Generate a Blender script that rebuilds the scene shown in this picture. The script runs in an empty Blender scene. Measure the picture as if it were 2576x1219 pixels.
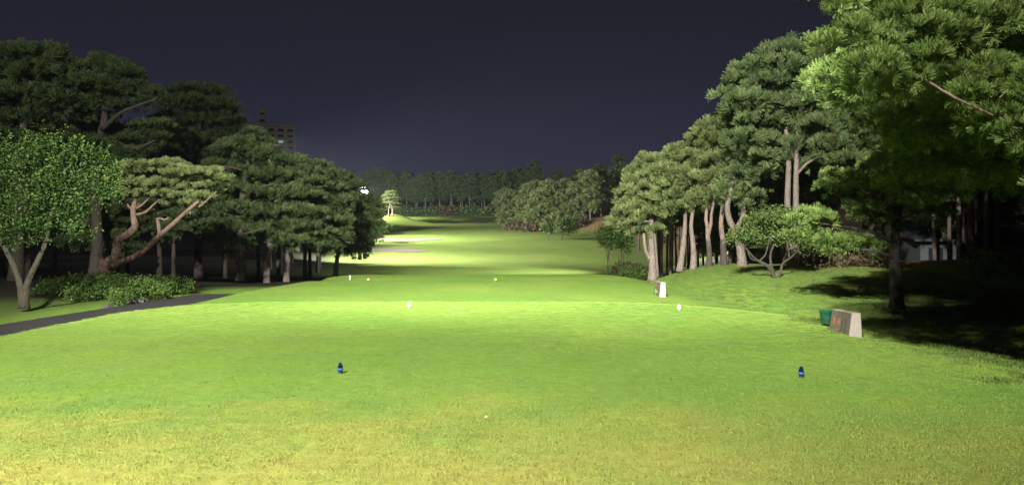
import bpy, math, random
import numpy as np
from mathutils import Vector

random.seed(7)
SC = bpy.context.scene
COL = SC.collection
PI = math.pi

# ------------------------------------------------------------------ camera, sky, exposure
EYE = 1.6
cam_d = bpy.data.cameras.new('camera')
cam = bpy.data.objects.new('camera', cam_d)
COL.objects.link(cam)
cam.location = (0, 0, EYE)
cam.rotation_euler = (math.radians(90), 0, 0)
cam_d.sensor_width = 36.0
cam_d.lens = 36.0 * 788 / 1024
cam_d.shift_y = -7 / 1024
cam_d.clip_start = 0.05
cam_d.clip_end = 3000
SC.camera = cam

SC.view_settings.view_transform = 'Standard'
SC.view_settings.look = 'None'
SC.view_settings.exposure = 0.0
SC.view_settings.gamma = 1.0
SC.view_settings.use_curve_mapping = False
SC.cycles.use_denoising = True
SC.cycles.denoising_prefilter = 'ACCURATE'
SC.cycles.max_bounces = 5
SC.cycles.diffuse_bounces = 2
SC.cycles.transparent_max_bounces = 4
SC.cycles.volume_bounces = 0
SC.cycles.use_light_tree = True

world = bpy.data.worlds.new('World')
SC.world = world
world.use_nodes = True
wn, wl = world.node_tree.nodes, world.node_tree.links
wn.clear()
w_out = wn.new('ShaderNodeOutputWorld')
w_bg = wn.new('ShaderNodeBackground')
w_tc = wn.new('ShaderNodeTexCoord')
w_sep = wn.new('ShaderNodeSeparateXYZ')
w_ramp = wn.new('ShaderNodeValToRGB')
wl.new(w_tc.outputs['Generated'], w_sep.inputs[0])
wl.new(w_sep.outputs['Z'], w_ramp.inputs[0])
wl.new(w_ramp.outputs[0], w_bg.inputs['Color'])
wl.new(w_bg.outputs[0], w_out.inputs['Surface'])
e = w_ramp.color_ramp.elements           # night sky: glow of the city low down, darker above
e[0].position = 0.0;  e[0].color = (0.0260, 0.0285, 0.0560, 1)
e[1].position = 0.55; e[1].color = (0.0075, 0.0075, 0.0125, 1)
for p_, c_ in ((0.10, (0.0215, 0.0225, 0.0430, 1)), (0.20, (0.0150, 0.0152, 0.0275, 1)), (0.32, (0.0108, 0.0108, 0.0180, 1))):
    q_ = e.new(p_); q_.color = c_
w_bg.inputs['Strength'].default_value = 1.0

night_fill_d = bpy.data.lights.new('moon', 'SUN')      # added weak fill: city glow on the facade and dark trees
moon = bpy.data.objects.new('moon', night_fill_d)
COL.objects.link(moon)
night_fill_d.energy = 0.16
night_fill_d.angle = math.radians(30)
night_fill_d.color = (1.0, 0.93, 0.80)
moon.rotation_euler = (math.radians(48), 0, math.radians(-25))

# ------------------------------------------------------------------ helpers
F2, HZ, CX = 1982.3, 591.0, 1288.0
def P(dx, dy, Y):
    """a point of the place at distance Y in front of the tee, from its bearing and its height"""
    return Vector(((dx - CX) / F2 * Y, Y, EYE + (HZ - dy) / F2 * Y))

def sm(a, b, x):
    t = np.clip((np.asarray(x, float) - a) / (b - a), 0, 1)
    return t * t * (3 - 2 * t)

def smax(a, b, k):
    h = np.clip(0.5 + 0.5 * (a - b) / k, 0, 1)
    return b + (a - b) * h + k * h * (1 - h)

def obj(name, mesh, parent=None, loc=None):
    o = bpy.data.objects.new(name, mesh)
    COL.objects.link(o)
    if parent: o.parent = parent
    if loc is not None: o.location = loc
    return o

def tag(o, label=None, cat=None, group=None, kind=None):
    if label: o['label'] = label
    if cat: o['category'] = cat
    if group: o['group'] = group
    if kind: o['kind'] = kind
    return o

def empty(name, loc, rz=0.0):
    o = bpy.data.objects.new(name, None)
    COL.objects.link(o)
    o.empty_display_size = 0.2
    o.location = loc
    o.rotation_euler = (0, 0, rz)
    return o

def copy_tree(o, parent=None):
    c = o.copy(); COL.objects.link(c); c.parent = parent
    for ch in list(o.children):
        copy_tree(ch, c)
    return c

class MB:
    """collects shapes into one mesh"""
    def __init__(s): s.v, s.f = [], []
    def add(s, v, f):
        n = len(s.v); s.v += [tuple(a) for a in v]; s.f += [tuple(i + n for i in q) for q in f]
    def box(s, c, d, taper=1.0, rz=0.0):
        x, y, z = d[0] / 2, d[1] / 2, d[2] / 2
        ca, sa = math.cos(rz), math.sin(rz)
        vs = []
        for k, t in ((-z, 1.0), (z, taper)):
            for a, b in ((-x, -y), (x, -y), (x, y), (-x, y)):
                a, b = a * t, b * t
                vs.append((c[0] + a * ca - b * sa, c[1] + a * sa + b * ca, c[2] + k))
        s.add(vs, [(3, 2, 1, 0), (4, 5, 6, 7), (0, 1, 5, 4), (1, 2, 6, 5), (2, 3, 7, 6), (3, 0, 4, 7)])
    def tube(s, pts, rad, n=8, rough=0.0):
        pts = [Vector(p) for p in pts]
        m = len(pts); vs = []; fs = []
        up = Vector((0.21, 0.97, 0.1)).normalized()
        for i, p in enumerate(pts):
            t = (pts[min(i + 1, m - 1)] - pts[max(i - 1, 0)]).normalized()
            u = up - t * up.dot(t)
            if u.length < 1e-3: u = Vector((1, 0, 0)) - t * t.x
            u.normalize(); w = t.cross(u)
            for k in range(n):
                a = 2 * PI * k / n
                r = rad[i] * (1 + rough * random.uniform(-1, 1))
                vs.append(p + (u * math.cos(a) + w * math.sin(a)) * r)
        for i in range(m - 1):
            for k in range(n):
                a, b = i * n + k, i * n + (k + 1) % n
                fs.append((a, b, b + n, a + n))
        fs.append(tuple(range(n))[::-1]); fs.append(tuple(range((m - 1) * n, m * n)))
        s.add(vs, fs)
    def lathe(s, prof, n=20, c=(0, 0, 0)):
        vs, fs = [], []
        for r, z in prof:
            for k in range(n):
                a = 2 * PI * k / n
                vs.append((c[0] + r * math.cos(a), c[1] + r * math.sin(a), c[2] + z))
        for i in range(len(prof) - 1):
            for k in range(n):
                a, b = i * n + k, i * n + (k + 1) % n
                fs.append((a, b, b + n, a + n))
        fs.append(tuple(range(n))[::-1]); fs.append(tuple(range((len(prof) - 1) * n, len(prof) * n)))
        s.add(vs, fs)
    def mesh(s, name, mat, smooth=False):
        me = bpy.data.meshes.new(name)
        me.from_pydata(s.v, [], s.f); me.update()
        if mat: me.materials.append(mat)
        if smooth: me.polygons.foreach_set('use_smooth', [True] * len(me.polygons))
        return me
    def build(s, name, mat, parent=None, smooth=False, loc=None):
        return obj(name, s.mesh(name, mat, smooth), parent, loc)

def np_mesh(name, V, nper, mat, tint=None):
    """mesh of separate faces with nper corners each"""
    V = np.ascontiguousarray(V, dtype=np.float32).reshape(-1, 3)
    nv = len(V); nf = nv // nper
    me = bpy.data.meshes.new(name)
    me.vertices.add(nv); me.vertices.foreach_set('co', V.ravel())
    me.loops.add(nv); me.loops.foreach_set('vertex_index', np.arange(nv, dtype=np.int32))
    me.polygons.add(nf)
    me.polygons.foreach_set('loop_start', np.arange(0, nv, nper, dtype=np.int32))
    me.polygons.foreach_set('loop_total', np.full(nf, nper, dtype=np.int32))
    if tint is not None:
        at = me.attributes.new('tint', 'FLOAT', 'POINT')
        at.data.foreach_set('value', np.repeat(np.asarray(tint, np.float32), nv // len(tint)))
    me.materials.append(mat)
    me.update(); me.validate()
    return me

# ------------------------------------------------------------------ materials
def new_mat(name):
    m = bpy.data.materials.new(name); m.use_nodes = True
    nt = m.node_tree; b = nt.nodes['Principled BSDF']
    return m, nt, b

def node(nt, t, **kw):
    n = nt.nodes.new(t)
    for k, v in kw.items(): setattr(n, k, v)
    return n

def noise(nt, vec, scale, detail=4.0, rough=0.55):
    n = node(nt, 'ShaderNodeTexNoise')
    n.inputs['Scale'].default_value = scale; n.inputs['Detail'].default_value = detail
    n.inputs['Roughness'].default_value = rough
    nt.links.new(vec, n.inputs['Vector'])
    return n.outputs['Fac']

def mapr(nt, x, a, b, c, d):
    n = node(nt, 'ShaderNodeMapRange')
    for i, v in zip((1, 2, 3, 4), (a, b, c, d)): n.inputs[i].default_value = v
    nt.links.new(x, n.inputs[0])
    return n.outputs[0]

def mixc(nt, fac, a, b, mode='MIX'):
    n = node(nt, 'ShaderNodeMix', data_type='RGBA', blend_type=mode)
    for sock, v in ((n.inputs[0], fac), (n.inputs[6], a), (n.inputs[7], b)):
        if isinstance(v, (int, float)): sock.default_value = v
        elif isinstance(v, tuple): sock.default_value = (*v, 1)
        else: nt.links.new(v, sock)
    return n.outputs[2]

def math_(nt, op, a, b=None):
    n = node(nt, 'ShaderNodeMath', operation=op)
    for s_, v in zip(n.inputs, (a, b)):
        if v is None: continue
        if isinstance(v, (int, float)): s_.default_value = v
        else: nt.links.new(v, s_)
    return n.outputs[0]

def wpos(nt):
    return node(nt, 'ShaderNodeNewGeometry').outputs['Position']

def bump(nt, b, h, strength, dist):
    n = node(nt, 'ShaderNodeBump')
    n.inputs['Strength'].default_value = strength; n.inputs['Distance'].default_value = dist
    nt.links.new(h, n.inputs['Height']); nt.links.new(n.outputs[0], b.inputs['Normal'])

TEE = (0.165, 0.285, 0.040)
FRINGE = (0.250, 0.265, 0.052)
FAIR = (0.195, 0.270, 0.050)
ROUGH = (0.085, 0.135, 0.026)
STRAW = (0.190, 0.112, 0.060)

def turf_colour(nt, blades=False):
    pos = wpos(nt)
    sep = node(nt, 'ShaderNodeSeparateXYZ'); nt.links.new(pos, sep.inputs[0])
    big = noise(nt, pos, 0.22, 3); mid = noise(nt, pos, 1.1, 4); fine = noise(nt, pos, 28, 3, 0.7); tiny = noise(nt, pos, 140, 2, 0.8)
    # close-mown tee with greener and yellower drifts
    c = mixc(nt, mapr(nt, big, 0.35, 0.65, 0, 1), (0.150, 0.270, 0.036), (0.205, 0.306, 0.045))
    c = mixc(nt, mapr(nt, mid, 0.45, 0.75, 0, 0.6), c, (0.150, 0.240, 0.058))
    # coarser straw-tinged fringe behind the tee
    yy = math_(nt, 'ADD', sep.outputs['Y'], mapr(nt, mid, 0.3, 0.7, -0.8, 0.8))
    fr = math_(nt, 'MULTIPLY', mapr(nt, yy, 5.3, 8.0, 1, 0), mapr(nt, math_(nt, 'ADD', sep.outputs['X'], mapr(nt, big, 0.3, 0.7, -1.5, 1.5)), 0.5, 4.5, 1, 0.35))
    cf = mixc(nt, mapr(nt, mid, 0.35, 0.7, 0, 1), (0.352, 0.335, 0.076), (0.302, 0.330, 0.070))
    c = mixc(nt, fr, c, cf)
    return c, pos, fine, tiny

def mat_turf():
    m, nt, b = new_mat('turf')
    c, pos, fine, tiny = turf_colour(nt)
    at = lambda n: node(nt, 'ShaderNodeAttribute', attribute_name=n).outputs['Fac']
    big = noise(nt, pos, 0.07, 4); mid = noise(nt, pos, 0.5, 5)
    # fairway with curved mowing swaths
    wv = node(nt, 'ShaderNodeTexWave', wave_type='RINGS', rings_direction='Z')
    mp = node(nt, 'ShaderNodeMapping'); mp.inputs['Location'].default_value = (-30, -40, 0)
    nt.links.new(pos, mp.inputs[0]); nt.links.new(mp.outputs[0], wv.inputs['Vector'])
    wv.inputs['Scale'].default_value = 0.075; wv.inputs['Distortion'].default_value = 1.2
    wv.inputs['Detail'].default_value = 2; wv.inputs['Detail Scale'].default_value = 0.4
    cf = mixc(nt, mapr(nt, big, 0.35, 0.65, 0, 1), (0.170, 0.250, 0.045), (0.215, 0.280, 0.055))
    cf = mixc(nt, mapr(nt, wv.outputs['Fac'], 0.35, 0.65, 0, 0.42), cf, (0.130, 0.205, 0.038))
    c = mixc(nt, at('fair'), c, cf)
    cr = mixc(nt, mapr(nt, mid, 0.35, 0.7, 0, 1), (0.070, 0.125, 0.022), (0.120, 0.140, 0.034))
    c = mixc(nt, at('rough'), c, cr)
    cs = mixc(nt, mapr(nt, mid, 0.35, 0.7, 0, 1), (0.210, 0.120, 0.062), (0.130, 0.095, 0.045))
    c = mixc(nt, at('straw'), c, cs)
    c = mixc(nt, at('wood_shade'), c, mixc(nt, mapr(nt, mid, 0.35, 0.7, 0, 1), (0.030, 0.024, 0.014), (0.022, 0.030, 0.012)))  # shade under the crowns, put into the wood floor colour
    sml = noise(nt, pos, 8, 4, 0.7)
    k = math_(nt, 'ADD', math_(nt, 'ADD', mapr(nt, sml, 0.3, 0.7, -0.20, 0.20), mapr(nt, noise(nt, pos, 2.2, 4, 0.6), 0.3, 0.7, -0.10, 0.10)), math_(nt, 'ADD', mapr(nt, fine, 0.25, 0.75, 0.80, 1.16), mapr(nt, tiny, 0.3, 0.7, -0.14, 0.14)))
    c = mixc(nt, 1.0, c, k, 'MULTIPLY')
    nt.links.new(c, b.inputs['Base Color'])
    b.inputs['Roughness'].default_value = 0.75
    b.inputs['Specular IOR Level'].default_value = 0.25
    bump(nt, b, math_(nt, 'ADD', fine, math_(nt, 'MULTIPLY', tiny, 0.5)), 0.6, 0.03)
    return m

def mat_blade(name='grass_blade', dull=None):
    m, nt, b = new_mat(name)
    c, pos, fine, tiny = turf_colour(nt, True)
    t = node(nt, 'ShaderNodeAttribute', attribute_name='tint').outputs['Fac']
    c = mixc(nt, mapr(nt, t, 0.80, 1.0, 0, 0.75), c, (0.36, 0.33, 0.12))
    c = mixc(nt, 1.0, c, mapr(nt, t, 0, 0.8, 0.85, 1.22), 'MULTIPLY')
    if dull:
        c = mixc(nt, mapr(nt, noise(nt, pos, 0.5, 5), 0.35, 0.7, 0.55, 0.95), c, dull)
    nt.links.new(c, b.inputs['Base Color'])
    b.inputs['Roughness'].default_value = 0.5
    b.inputs['Specular IOR Level'].default_value = 0.3
    return m

def mat_leaf(name, ca, cb, cc, trans=0.25, rough=0.55):
    """foliage: three leaf colours picked by the tint of each tuft or leaf"""
    m, nt, b = new_mat(name)
    t = node(nt, 'ShaderNodeAttribute', attribute_name='tint').outputs['Fac']
    r = node(nt, 'ShaderNodeValToRGB'); nt.links.new(t, r.inputs[0])
    el = r.color_ramp.elements
    el[0].color = (*ca, 1); el[1].color = (*cc, 1); k = el.new(0.6); k.color = (*cb, 1)
    nt.links.new(r.outputs[0], b.inputs['Base Color'])
    b.inputs['Roughness'].default_value = rough
    b.inputs['Specular IOR Level'].default_value = 0.25
    tr = node(nt, 'ShaderNodeBsdfTranslucent'); nt.links.new(r.outputs[0], tr.inputs[0])
    mx = node(nt, 'ShaderNodeMixShader'); mx.inputs[0].default_value = trans
    nt.links.new(b.outputs[0], mx.inputs[1]); nt.links.new(tr.outputs[0], mx.inputs[2])
    nt.links.new(mx.outputs[0], nt.nodes['Material Output'].inputs['Surface'])
    return m

def mat_bark(name, ca, cb, cd, foot=0.0):
    m, nt, b = new_mat(name)
    tc = node(nt, 'ShaderNodeTexCoord').outputs['Object']
    mp = node(nt, 'ShaderNodeMapping'); mp.inputs['Scale'].default_value = (1, 1, 0.28)
    nt.links.new(tc, mp.inputs[0])
    n1 = noise(nt, mp.outputs[0], 9, 5, 0.65); n2 = noise(nt, tc, 1.3, 3)
    vo = node(nt, 'ShaderNodeTexVoronoi', feature='DISTANCE_TO_EDGE'); vo.inputs['Scale'].default_value = 11
    nt.links.new(mp.outputs[0], vo.inputs['Vector'])
    c = mixc(nt, mapr(nt, n2, 0.35, 0.65, 0, 1), ca, cb)
    c = mixc(nt, mapr(nt, vo.outputs['Distance'], 0.0, 0.09, 0.75, 0), c, cd)
    c = mixc(nt, mapr(nt, n1, 0.5, 0.75, 0, 0.7), c, cd)
    if foot:      # darker towards the foot of the trunk
        sp = node(nt, 'ShaderNodeSeparateXYZ'); nt.links.new(tc, sp.inputs[0])
        z = math_(nt, 'ADD', sp.outputs['Z'], mapr(nt, noise(nt, tc, 2.5, 3), 0.3, 0.7, -0.25, 0.25))
        c = mixc(nt, mapr(nt, z, foot - 0.12, foot + 0.12, 0.85, 0), c, (0.030, 0.022, 0.018))
    nt.links.new(c, b.inputs['Base Color']); b.inputs['Roughness'].default_value = 0.9
    bump(nt, b, math_(nt, 'ADD', n1, vo.outputs['Distance']), 1.0, 0.06)
    return m

def mat_plain(name, col, rough=0.6, var=0.15, scale=8, bstr=0.0, spec=0.5, coat=0.0, metal=0.0):
    m, nt, b = new_mat(name)
    tc = node(nt, 'ShaderNodeTexCoord').outputs['Object']
    n = noise(nt, tc, scale, 5, 0.6)
    c = mixc(nt, 1.0, col, mapr(nt, n, 0.3, 0.7, 1 - var, 1 + var), 'MULTIPLY')
    nt.links.new(c, b.inputs['Base Color'])
    b.inputs['Roughness'].default_value = rough; b.inputs['Specular IOR Level'].default_value = spec
    b.inputs['Coat Weight'].default_value = coat; b.inputs['Metallic'].default_value = metal
    if bstr: bump(nt, b, n, bstr, 0.01)
    return m

def mat_emit(name, col, s):
    m, nt, b = new_mat(name)
    b.inputs['Base Color'].default_value = (0.8, 0.8, 0.8, 1)
    b.inputs['Emission Color'].default_value = (*col, 1); b.inputs['Emission Strength'].default_value = s
    return m

def mat_asphalt():
    m, nt, b = new_mat('asphalt')
    pos = wpos(nt)
    n1 = noise(nt, pos, 60, 3, 0.8); n2 = noise(nt, pos, 0.8, 4)
    c = mixc(nt, mapr(nt, n2, 0.35, 0.65, 0, 1), (0.020, 0.017, 0.017), (0.030, 0.025, 0.024))
    c = mixc(nt, 1.0, c, mapr(nt, n1, 0.3, 0.7, 0.6, 1.5), 'MULTIPLY')
    nt.links.new(c, b.inputs['Base Color']); b.inputs['Roughness'].default_value = 0.85
    bump(nt, b, n1, 0.5, 0.01)
    return m

M = {}
M['turf'] = mat_turf(); M['blade'] = mat_blade(); M['blade_rough'] = mat_blade('bank_blade', (0.088, 0.118, 0.028)); M['asphalt'] = mat_asphalt()
M['needle'] = mat_leaf('pine_needles', (0.038, 0.066, 0.022), (0.072, 0.110, 0.036), (0.120, 0.152, 0.052), 0.22)
M['needle_blue'] = mat_leaf('pine_needles_bluish', (0.054, 0.084, 0.029), (0.101, 0.144, 0.051), (0.154, 0.190, 0.071), 0.22)
M['needle_warm'] = mat_leaf('red_pine_needles', (0.078, 0.100, 0.034), (0.145, 0.185, 0.064), (0.215, 0.250, 0.092), 0.25)
M['needle_near'] = mat_leaf('near_pine_needles', (0.076, 0.120, 0.027), (0.135, 0.205, 0.046), (0.210, 0.272, 0.078), 0.30)
M['needle_dead'] = mat_leaf('dead_pine_needles', (0.20, 0.085, 0.040), (0.26, 0.12, 0.060), (0.30, 0.16, 0.08), 0.15)
M['maple'] = mat_leaf('maple_leaves', (0.022, 0.050, 0.011), (0.048, 0.092, 0.017), (0.105, 0.140, 0.026), 0.30)
M['round'] = mat_leaf('small_tree_leaves', (0.050, 0.082, 0.020), (0.085, 0.122, 0.030), (0.130, 0.165, 0.045), 0.25)
M['hedge'] = mat_leaf('azalea_leaves', (0.045, 0.085, 0.018), (0.085, 0.145, 0.028), (0.140, 0.190, 0.040), 0.25)
M['lime'] = mat_leaf('lime_shrub_leaves', (0.14, 0.19, 0.03), (0.20, 0.26, 0.045), (0.26, 0.32, 0.06), 0.3)
M['dry'] = mat_leaf('dry_undergrowth', (0.058, 0.042, 0.023), (0.090, 0.064, 0.034), (0.118, 0.090, 0.048), 0.15)
M['bark_pale'] = mat_bark('pale_pine_bark', (0.200, 0.158, 0.130), (0.160, 0.124, 0.100), (0.070, 0.050, 0.040))
M['bark_foot'] = mat_bark('dark_footed_bark', (0.225, 0.160, 0.128), (0.185, 0.130, 0.100), (0.080, 0.052, 0.040), 1.15)
M['bark_red'] = mat_bark('red_pine_bark', (0.180, 0.108, 0.080), (0.145, 0.096, 0.070), (0.075, 0.045, 0.033))
M['bark_dark'] = mat_bark('dark_pine_bark', (0.095, 0.073, 0.057), (0.070, 0.054, 0.043), (0.034, 0.026, 0.020))
M['bark_shade'] = mat_bark('shaded_bark', (0.040, 0.032, 0.025), (0.032, 0.026, 0.021), (0.018, 0.014, 0.011))  # shade on the garden pine's trunk put into its bark colour
M['bark_green'] = mat_bark('lichen_bark', (0.056, 0.046, 0.027), (0.046, 0.037, 0.022), (0.028, 0.022, 0.015))
M['sand'] = mat_plain('bunker_sand', (0.20, 0.162, 0.128), 0.95, 0.12, 3, 0.3)
M['granite'] = mat_plain('rough_granite', (0.31, 0.262, 0.225), 0.9, 0.22, 60, 0.7)
M['granite_face'] = mat_plain('weathered_granite', (0.135, 0.110, 0.082), 0.8, 0.30, 22, 0.7)
M['engrave'] = mat_plain('engraving', (0.075, 0.075, 0.062), 0.9, 0.2, 30)
M['orange'] = mat_plain('orange_lettering', (0.50, 0.165, 0.065), 0.7, 0.25, 40)
M['leafgreen'] = mat_plain('green_mark', (0.26, 0.55, 0.10), 0.7, 0.15, 40)
M['blue'] = mat_plain('blue_lacquer', (0.004, 0.008, 0.034), 0.20, 0.1, 20, 0.0, 0.5, 0.5)
M['blue_band'] = mat_plain('blue_band', (0.035, 0.12, 0.42), 0.25, 0.1, 20)
M['white'] = mat_plain('white_paint', (0.82, 0.82, 0.80), 0.45, 0.04, 20)
M['yellow'] = mat_plain('yellow_paint', (0.85, 0.55, 0.08), 0.4, 0.06, 20)
M['peg'] = mat_plain('dark_peg', (0.02, 0.02, 0.025), 0.5, 0.1)
M['bin'] = mat_plain('green_plastic', (0.010, 0.095, 0.055), 0.33, 0.18, 12, 0.0, 0.5)
M['iron'] = mat_plain('black_iron', (0.02, 0.022, 0.02), 0.55, 0.2)
M['steel'] = mat_plain('galvanised_steel', (0.22, 0.23, 0.23), 0.5, 0.12, 4, 0.0, 0.5, 0.0, 0.6)
M['lamp'] = mat_emit('lamp_glow', (0.95, 0.98, 1.0), 9.0)
M['facade'] = mat_plain('apartment_render', (0.46, 0.42, 0.33), 0.9, 0.12, 0.3)
M['facade_warm_lit'] = mat_plain('warm_lit_render', (0.55, 0.36, 0.25), 0.9, 0.1, 0.3)  # warm light on the far block put into its wall colour
M['pane'] = mat_plain('dark_glass', (0.03, 0.03, 0.035), 0.15, 0.1)
M['lit'] = mat_emit('lit_window', (0.85, 0.95, 1.0), 0.75)
M['litdim'] = mat_emit('half_lit_window', (0.80, 0.90, 0.75), 0.22)
M['wall'] = mat_plain('pale_wall', (0.11, 0.125, 0.125), 0.8, 0.1, 1)
M['roof'] = mat_plain('grey_roof', (0.06, 0.065, 0.075), 0.7, 0.1, 1)
M['stone'] = mat_plain('edging_stone', (0.065, 0.058, 0.052), 0.9, 0.2, 10, 0.4)
M['paper'] = mat_plain('dry_leaf', (0.40, 0.28, 0.19), 0.8, 0.1, 40)

# ------------------------------------------------------------------ terrain
_ty = np.array([-200, 30, 45, 58, 78, 100, 120, 145, 170, 190, 215, 235, 262, 285, 320, 400, 900], float)
_tz = np.array([-.85, -.85, -1.15, -1.8, -2.15, -1.75, -1.0, 0.45, 2.0, 3.3, 5.0, 6.5, 7.7, 8.9, 12, 27, 40], float)
_gy = np.arange(-200, 900, 1.0)
_gz = np.interp(_gy, _ty, _tz)
_kn = np.hanning(23); _kn /= _kn.sum()
_gz[30:-30] = np.convolve(_gz, _kn, 'same')[30:-30]

def xl(Y): return np.interp(Y, [40, 60, 120, 145, 190, 240, 300], [-11, -13, -24, -28, -37, -48, -60])
def xr(Y): return np.interp(Y, [40, 60, 100, 135, 155, 172, 200, 225, 300], [7.5, 9, 13, 17, 16, 5, 0, -3, -3])
def xp(Y): return np.interp(Y, [-60, 0, 12, 21, 32, 36, 40, 60], [-14, -13.2, -13.0, -12.85, -12.05, -11.3, -10.2, -8.6])

def sdf(X, Y, x0, x1, y0, y1, r):
    qx = np.abs(X - (x0 + x1) / 2) - (x1 - x0) / 2 + r
    qy = np.abs(Y - (y0 + y1) / 2) - (y1 - y0) / 2 + r
    return np.hypot(np.maximum(qx, 0), np.maximum(qy, 0)) + np.minimum(np.maximum(qx, qy), 0) - r

def sdf_forward(X, Y):
    return sdf(X - 0.07 * np.clip(Y - 29, 0, 14) * sm(-2, -7, X), Y, -9.7, 5.4, 21.3, 42.0, 2.5)

def H(X, Y):
    X = np.asarray(X, float); Y = np.asarray(Y, float)
    b = np.interp(Y, _gy, _gz)
    near = 1 - sm(44, 60, Y)
    h = b + 0.35 * sm(14.5, 22, -X) * near + 1.4 * sm(0, 16, xl(Y) - X) * sm(45, 80, Y)
    h = h + 3.6 * sm(0, 20, X - xr(Y)) * sm(46, 75, Y) * (1 - 0.6 * sm(230, 260, Y))
    # teeing grounds
    d1 = sdf(X, Y, -7.8, 4.2, -14, 18.9, 2.5)
    w1 = 2.6 + 5.5 * sm(1.5, 7, X) * (1 - 0.5 * sm(15, 21, Y)) + 0.8 * sm(5, 8, -X)
    h1 = b + (0.0 - b) * (1 - sm(0, 1, d1 / w1))
    d2 = sdf_forward(X, Y)
    t2 = -0.47 - 0.07 * np.exp(-((Y - 37.3) / 1.1) ** 2)
    h2 = b + (t2 - b) * (1 - sm(0, 1, d2 / (1.5 + 1.5 * sm(-7, 0, X))))
    # knoll with the right-hand pines
    sx = sm(4.6, 9.6, X); sy = sm(12, 32, Y) * (1 - sm(36, 46, Y))
    h3 = b + (1.24 + 0.35 * sm(13, 24, X)) * sx * sy
    h4 = b + 0.55 * sm(6, 14, X) * (1 - sm(30, 40, Y))
    h = smax(smax(h, h2, 0.12), smax(h3, h4, 0.2), 0.15)
    h = smax(h, h1, 0.06)
    # mound with the lone pine, rim of the far green
    h = h + 2.6 * np.exp(-(((X + 31.5) / 6.5) ** 2 + ((Y - 206) / 8.0) ** 2))
    h = h + 0.9 * np.exp(-((Y - 228) / 4.5) ** 2) * sm(-50, -38, X) * (1 - sm(-12, -2, X))
    h = h + 0.35 * np.exp(-(((X + 17) / 7) ** 2 + ((Y - 132) / 4.0) ** 2)) + 0.4 * np.exp(-(((X + 19) / 8) ** 2 + ((Y - 158) / 5) ** 2))
    # gentle unevenness
    h = h + 0.025 * np.sin(X * 0.9 + 1.3 * np.sin(Y * 0.31)) * np.sin(Y * 0.53 + 0.7) * sm(0.5, 3, d1)
    h = h + 0.10 * np.sin(X * 0.11 + 2) * np.sin(Y * 0.083) * sm(50, 90, Y)
    # the bed of the cart path
    pm = (1 - sm(1.35, 1.75, np.abs(X - xp(Y)))) * (1 - sm(36.5, 39.5, Y))
    h = h * (1 - pm) + (-0.86 - 0.32 * sm(32.6, 37, Y)) * pm
    return h

def Hf(x, y): return float(H(np.array([x]), np.array([y]))[0])

def axis(parts):
    out = []
    for a, b, s in parts: out += list(np.arange(a, b, s))
    return np.array(out + [parts[-1][1]])

AX = axis([(-520, -120, 40), (-120, -60, 5), (-60, -16, 1.0), (-16, 16, 0.28), (16, 60, 1.0), (60, 120, 5), (120, 520, 40)])
AY = axis([(-70, -6, 4), (-6, 3, 0.6), (3, 48, 0.28), (48, 110, 0.9), (110, 300, 1.6), (300, 340, 4), (340, 900, 28)])
GX, GY = np.meshgrid(AX, AY)
GZ = H(GX, GY)
NX, NY = len(AX), len(AY)
A_fair = sm(50, 60, GY)
_in = np.minimum(GX - xl(GY) - 3, xr(GY) - GX + 1)
A_rough = (1 - sm(-2.5, 3.5, _in)) * sm(46, 60, GY)
A_rough = np.maximum(A_rough, 0.85 * (1 - sm(46, 60, GY)) * sm(13.2, 15.5, -GX))
A_rough = np.maximum(A_rough, 0.75 * (1 - sm(46, 60, GY)) * sm(6.5, 11, GX) * sm(4, 9, GY))
A_rough = np.maximum(A_rough, 0.55 * sm(41.5, 44, GY) * (1 - sm(50, 60, GY)))
A_rough = np.maximum(A_rough, sm(262, 285, GY))
A_straw = sm(3, 10, GX - xr(GY)) * sm(55, 70, GY)
A_straw = np.maximum(A_straw, sm(29, 32.5, GY - 0.25 * (GX - 12)) * sm(8.5, 12.5, GX) * (1 - sm(55, 65, GY)))
A_straw = np.maximum(A_straw, 0.6 * sm(268, 285, GY))
A_wood_shade = np.maximum(sm(0, 5, xl(GY) - GX) * sm(38, 48, GY), sm(16.0, 19.0, -GX - 0.12 * (30 - GY)) * sm(20, 30, GY) * (1 - sm(48, 56, GY)))  # where the floor colour is darkened for tree shade
A_wood_shade = np.maximum(A_wood_shade, sm(10.8, 12.6, -GX) * sm(36, 41, GY) * (1 - sm(50, 60, GY)))
A_wood_shade = np.maximum(A_wood_shade, sm(290, 310, GY))
_lawn = np.exp(-(((GX - 21) / 6) ** 2 + ((GY - 80) / 8) ** 2))
A_straw = A_straw * (1 - np.clip(_lawn * 1.6, 0, 1)); A_rough = A_rough * (1 - np.clip(_lawn * 1.3, 0, 0.8))
d1 = sdf(GX, GY, -7.8, 4.2, -14, 18.9, 2.5); d2 = sdf_forward(GX, GY)

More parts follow.
